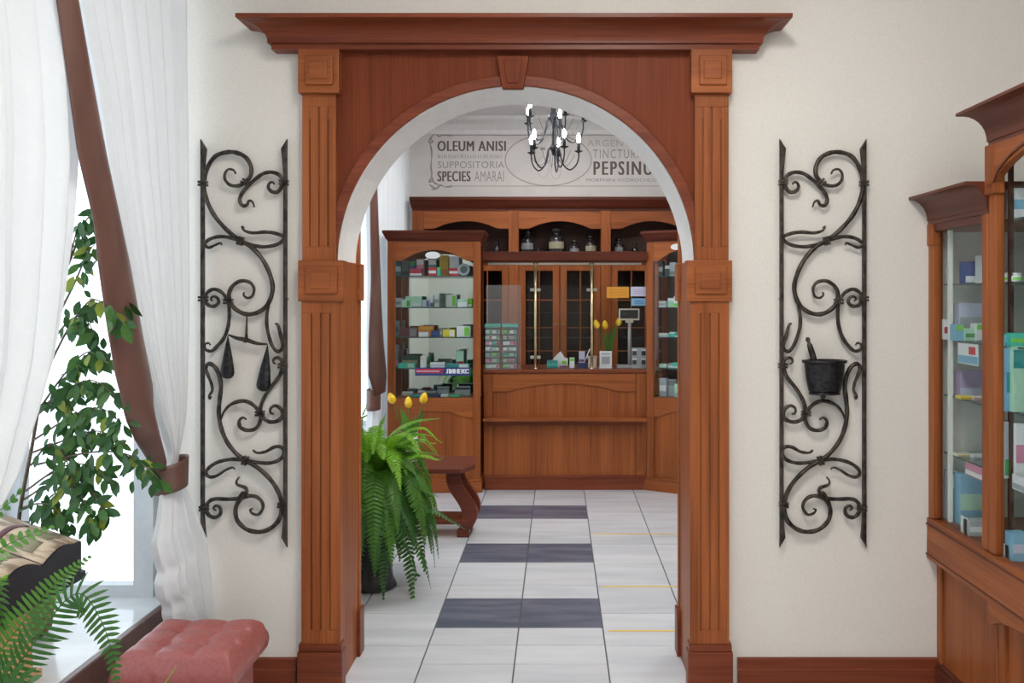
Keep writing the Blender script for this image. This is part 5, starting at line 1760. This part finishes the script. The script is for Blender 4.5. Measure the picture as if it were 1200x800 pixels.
def tier(R, zcup, zbody, zbot, a0, n=5):
    arm = MB()
    q = spline([(.012, 0, zbody), (R * .22, 0, zbody + .012), (R * .30, 0, zbody - .05), (R * .42, 0, zbot + .03), (R * .66, 0, zbot), (R * .90, 0, zbot + .035), (R, 0, (zbot + zcup) / 2 + .02), (R, 0, zcup)], 6)
    arm.tube(q, .0055, 8)
    ame = arm.mesh('arm', M['iron_black'], True)
    cup = MB().lathe([(.004, zcup - .012), (.012, zcup - .006), (.030, zcup + .002), (.031, zcup + .005), (.010, zcup + .006)], R, 0, 14).mesh('drip_cup', M['iron_black'], True)
    can = MB().lathe([(.0115, zcup + .004), (.0115, zcup + .062), (.008, zcup + .064)], R, 0, 12).mesh('candle_sleeve', M['iron_black'], True)
    bl = MB().lathe([(.006, zcup + .063), (.0125, zcup + .078), (.015, zcup + .092), (.012, zcup + .110), (.005, zcup + .126), (.001, zcup + .133)], R, 0, 12).mesh('bulb', M['bulb'], True)
    sq = [(.02 + (R - .03) * t, 0, zbody - .02 + (zcup - zbody + .005) * t - .085 * math.sin(PI * t)) for t in [k / 12 for k in range(13)]]
    sw = MB().tube(sq, .0016, 5).mesh('chain_swag', M['iron_black'], True)
    for k in range(n):
        a = a0 + k * 2 * PI / n
        o = newobj('arm', ame, ch, True)
        o.location = (0, 0, -2.45)
        o.rotation_euler = (0, 0, a)
        for nm, me in (('drip_cup', cup), ('candle_sleeve', can), ('bulb', bl)):
            newobj(nm, me, o, True)
        s_ = newobj('chain_swag', sw, ch, True)
        s_.location = (0, 0, -2.45)
        s_.rotation_euler = (0, 0, a + .35)


tier(.215, hz(141.5), hz(141), hz(166.5), math.radians(5))
tier(.183, hz(177), hz(176), hz(198.5), math.radians(7))
zu, zl_ = hz(139), hz(175)
MB().lathe([(.002, zl_ - .045), (.010, zl_ - .035), (.018, zl_ - .01), (.026, zl_ + .005), (.028, zl_ + .02), (.014, zl_ + .04), (.010, zl_ + .06), (.007, zu - .08), (.010, zu - .06), (.008, zu - .045), (.024, zu - .02), (.034, zu + .005), (.032, zu + .03), (.016, zu + .05), (.022, zu + .075), (.008, zu + .095), (.004, zu + .11)], CHX, CHY, 18).build('body', M['iron_black'], ch, smooth=True)
zc = zu + .11
k = 0
while zc < CEIL - .06:
    q = [(CHX + (.007 * math.cos(a) if k % 2 else 0), CHY + (0 if k % 2 else .007 * math.cos(a)), zc + .012 + .014 * math.sin(a)) for a in [2 * PI * j / 12 for j in range(13)]]
    MB().tube(q, .002, 6).build('chain_link', M['iron_black'], ch, smooth=True)
    zc += .022
    k += 1
MB().lathe([(.006, CEIL - .075), (.03, CEIL - .05), (.055, CEIL - .02), (.058, CEIL - .001)], CHX, CHY, 20).build('ceiling_rose', M['iron_black'], ch, smooth=True)

# ------------------------------------------------------------------ unseen ceiling lamps added as fill light in both rooms
for i, (x, y, lab) in enumerate(((.3, 1.6, 'added flat white fill lamp above the near room, closest to the arch'), (.3, -.9, 'added flat white fill lamp above the near room, behind the viewer'),
                                 (1.5, 5.0, 'added flat white fill lamp in the far room, near its right wall'), (-.2, 4.4, 'added flat white fill lamp in the far room, just past the arch'), (-.1, 7.0, 'added flat white fill lamp in the far room, over the service counter'))):
    r = empty('added_ceiling_lamp', (x, y, CEIL - .06), lab, 'ceiling lamp', 'added flat fill lamps')
    MB().rings([(x - .34, x + .34, y - .34, y + .34, CEIL - .055), (x - .34, x + .34, y - .34, y + .34, CEIL - .001)]).build('housing', _cols['white'], r, bev=.006)
    MB().box(x - .31, x + .31, y - .31, y + .31, CEIL - .064, CEIL - .056).build('diffuser', M['lamp' if y < YF else 'fill_lamp_far'], r)

# ------------------------------------------------------------------ display cabinets along the right wall of the near room
XF = 1.488


def side_cab(y0, y1, ztop, zcor, label, far_end, arch):
    """front faces -x; y1 is the far end"""
    r = empty('display_cabinet', (XF + .2, (y0 + y1) / 2, 0), label, 'display cabinet', 'near room display cabinets')
    xb = XR - .01
    t = .045
    z_r0, z_r1 = .505, .672
    for y in ((y0, y0 + t), (y1 - t, y1)):
        MB().box(XF, XF + .035, y[0], y[1], z_r1, zcor).build('post', M['wood'], r, bev=.006)
        if not arch:
            MB().box(XF + .034, XF + .042, y[0] + .005, y[1] - .005, z_r1, zcor).build('post_return', M['red'], r)
        MB().box(XF + .034, XF + .07, y[0] + .004, y[1], .09, z_r0).build('lower_stile', M['wood'], r, bev=.004)
    prof = [(0, zcor - .002), (0, zcor + .012)]
    for i in range(9):
        a = i / 8 * PI / 2
        prof.append((.004 + .068 * (1 - math.cos(a)), zcor + .015 + (ztop - zcor - .027) * math.sin(a)))
    prof += [(.078, ztop - .01), (.078, ztop)]
    MB().rings([(XF - o, xb, y0, y1 + o * far_end, z) for o, z in prof]).build('cornice', M['red_y'], r)
    if arch:
        low = []
        for i in range(29):
            s = i / 28
            z = zcor - .16 + (.125 * math.sin(PI * min(1, max(0, (s - .04) / .92))) ** .55)
            low.append((y0 + (y1 - y0) * s, z))
        mb_ = MB().strip(low, [(y, zcor) for y, _ in low], XF - .008, XF + .02)
        mb_.v = [(y, x, z) for x, y, z in mb_.v]
        mb_.build('arched_header', M['wood_y'], r, bev=.003)
        low2 = [(y0 + .02 + (y1 - y0 - .04) * i / 28, low[i][1] + .016) for i in range(29)]
        mb_ = MB().strip(low2, [(y, z + .008) for y, z in low2], XF - .013, XF - .006)
        mb_.v = [(y, x, z) for x, y, z in mb_.v]
        mb_.build('bead', M['red_y'], r)
        MB().box(XF - .012, XF + .03, y1 - .055, y1 + .006, zcor - .17, zcor).build('bracket', M['wood'], r, bev=.004)
    else:
        MB().box(XF - .006, XF + .03, y1 - .05, y1, zcor - .085, zcor).build('bracket', M['wood'], r, bev=.004)
        MB().box(XF + .005, XF + .03, y0, y1 - .045, zcor - .03, zcor).build('header', M['red_y'], r)
    # waist rail
    MB().box(XF - .006, XF + .05, y0, y1 + (.0 if not arch else .008), z_r0, z_r1 - .002).build('waist_rail', M['wood_y'], r, bev=.004)
    MB().box(XF - .009, XF - .004, y0, y1, z_r1 - .03, z_r1 - .024).build('bead', M['red_y'], r)
    MB().box(XF - .009, XF - .004, y0, y1, z_r0 + .016, z_r0 + .022).build('bead', M['red_y'], r)
    MB().box(XF + .045, XF + .06, y0 + t, y1 - t, .09, z_r0).build('lower_panel', M['wood'], r)
    if arch:
        low = []
        for i in range(29):
            s = i / 28
            z = z_r0 - .075 + .06 * math.sin(PI * min(1, max(0, (s - .05) / .9))) ** .5
            low.append((y0 + (y1 - y0) * s, z))
        mb_ = MB().strip(low, [(y, z_r0 + .004) for y, _ in low], XF - .004, XF + .05)
        mb_.v = [(y, x, z) for x, y, z in mb_.v]
        mb_.build('arched_rail', M['wood_y'], r, bev=.003)
    MB().box(XF + .02, xb, y0, y1, 0, .075).box(XF + .028, xb, y0, y1, .075, .092).build('plinth', M['red_y'], r, bev=.004)
    MB().box(XF + .05, xb, y0, y1, z_r1 - .03, z_r1 - .004).build('bottom_board', M['wood_y'], r)
    MB().box(XF + .03, xb, y0, y1, zcor - .03, zcor - .012).build('top_board', M['wood_y'], r)
    MB().box(xb - .012, xb, y0, y1, .09, zcor - .03).build('back_board', paint('grey', 0, 0, 0), r)
    MB().box(XF + .020, XF + .024, y0 + t, y1 - t, z_r1, zcor - .02).build('front_glass', M['glass'], r)
    shs = []
    for z in (.935, 1.165, 1.385, 1.605, 1.82, 2.02):
        if z < zcor - .12:
            s_ = MB().box(XF + .06, xb - .014, y0 + .01, y1 - .012, z - .006, z).build('shelf', M['shelfglass'], r)
            MB().box(XF + .0585, XF + .06, y0 + .01, y1 - .012, z - .0062, z + .0002).build('shelf_edge', _cols['slate'], s_)
            shs.append(z)
    for yy in (y1 - (.05 if arch else .085),):
        MB().box(XF + .044, XF + .058, yy - .007, yy + .007, z_r1, zcor - .03).build('shelf_upright', M['darkwood'] if arch else M['alu'], r)
    return r, [z_r1 - .004] + shs


CA, sha = side_cab(2.985, YF - .003, 1.954, 1.845, 'low glazed wooden display cabinet in the corner beside the right iron panel', 0, False)
CB, shb = side_cab(2.15, 2.980, 2.203, 2.075, 'tall glazed wooden display cabinet with arched header at the picture edge', 1, True)

# goods: frontal boxes (u0,u1,v0,v1 at depth Y)
used = set()


def side_goods(items, shelves, cabname, group):
    cnt = {}
    for (u0, u1, vt, si, Y, body, band, pos, kind) in items:
        z0 = shelves[si] + .0006
        zt = EYE + (CV - vt) * Y / F_PX
        n = cnt.get(si, 0)
        cnt[si] = n + 1
        x0, x1 = (u0 - CU) * Y / F_PX, (u1 - CU) * Y / F_PX
        x0 = max(x0, XF + .030)
        pl_ = ['bottom', 'second lowest', 'third lowest', 'fourth lowest', 'fifth lowest', 'top'][si]
        lab = '%s and %s %s, %s on the %s shelf of the %s' % (body, band or 'plain', kind, ORD[n], pl_, cabname)
        if kind == 'bottle':
            bottle('medicine_bottle', (x0 + x1) / 2, Y + .03, z0, (x1 - x0) / 2, max(.03, zt - z0), _cols[body], band, _cols[body], lab, group, 'bottle', .7, .8)
        else:
            carton('medicine_' + ('carton' if kind == 'carton' else 'packet'), x0, x1, Y, .05, z0, max(z0 + .012, zt), body, band, lab, 'carton' if kind == 'carton' else 'packet', group, pos=pos)


side_goods([
    (1131, 1144.5, 306, 4, 3.36, 'blue', 'white', 'low', 'carton'), (1150, 1160, 299, 4, 3.30, 'white', 'lime', 'top', 'carton'),
    (1124, 1160, 355, 3, 3.38, 'lavender', 'silver', 'mid', 'carton'), (1106, 1113.5, 374, 3, 3.41, 'white', 'crimson', 'mid', 'carton'), (1120, 1130, 380, 3, 3.30, 'sky', 'lime', 'top', 'carton'), (1131, 1143, 385, 3, 3.29, 'mint', 'green', 'mid', 'carton'), (1144, 1157, 379, 3, 3.28, 'white', 'lime', 'top', 'carton'),
    (1125, 1160, 435, 2, 3.37, 'lilac', 'lavender', 'low', 'carton'), (1126, 1140, 467, 2, 3.26, 'yellow', 'amber', 'mid', 'carton'), (1141, 1158, 468, 2, 3.25, 'cream', 'red', 'mid', 'carton'),
    (1122, 1140, 534, 1, 3.33, 'cream', 'gold', 'mid', 'carton'), (1141, 1160, 536, 1, 3.30, 'white', 'silver', 'mid', 'carton'),
    (1125, 1160, 556, 0, 3.34, 'sky', 'mint', 'mid', 'packet'), (1113, 1123, 552, 0, 3.40, 'silver', 'white', 'top', 'packet'), (1118, 1134, 607, 0, 3.20, 'white', 'silver', 'mid', 'packet'), (1135, 1158, 610, 0, 3.18, 'silver', 'white', 'mid', 'packet'),
], sha, 'low corner cabinet', 'goods in the low corner cabinet')
side_goods([
    (1174, 1187, 331, 4, 2.92, 'white', 'lime', 'mid', 'bottle'), (1189, 1203, 327, 4, 2.90, 'white', 'lime', 'mid', 'bottle'),
    (1186, 1206, 220, 5, 2.93, 'white', 'sky', 'mid', 'carton'),
    (1172, 1184, 392, 3, 2.93, 'sky', 'teal', 'low', 'packet'), (1185, 1206, 390, 3, 2.90, 'turquoise', 'lime', 'mid', 'packet'),
    (1174, 1186, 408, 2, 2.92, 'sky', 'teal', 'mid', 'packet'), (1187, 1206, 405, 2, 2.90, 'mint', 'teal', 'top', 'packet'),
    (1172, 1188, 494, 1, 2.93, 'silver', 'green', 'low', 'packet'), (1190, 1206, 496, 1, 2.91, 'white', 'pink', 'mid', 'packet'),
    (1172, 1184, 640, 0, 2.90, 'white', 'lime', 'top', 'carton'), (1186, 1206, 625, 0, 2.88, 'sky', 'lavender', 'mid', 'carton'),
], shb, 'tall arched cabinet', 'goods in the tall arched cabinet')
# price tags hanging off the shelf edges
for (cab, y0, y1, z0, z1, body, band, lab) in (
        ('a', 3.16, 3.32, 1.30, 1.378, 'white', 'sky', 'white and blue price card hanging from a shelf of the low corner cabinet'),
        ('a', 3.06, 3.26, .885, .932, 'pink', 'white', 'pink price strip on a shelf edge of the low corner cabinet'),
        ('b', 2.80, 2.925, .905, .955, 'white', 'silver', 'white price strip on a shelf edge of the tall arched cabinet')):
    o = MB().box(XF + .052, XF + .0545, y0, y1, z0, z1).build('price_card', _cols[body])
    tag(o, lab, 'price card', 'price cards on shelf edges')
    MB().box(XF + .0508, XF + .0522, y0 + .004, y1 - .004, z0 + .004, z0 + (z1 - z0) * .42).build('print_panel', _cols[band], o)
    if cab == 'a' and body == 'white':
        MB().box(XF + .0506, XF + .0522, y0 + .02, y0 + .07, z0 + (z1 - z0) * .5, z1 - .01).build('print_panel', _cols['red'], o)
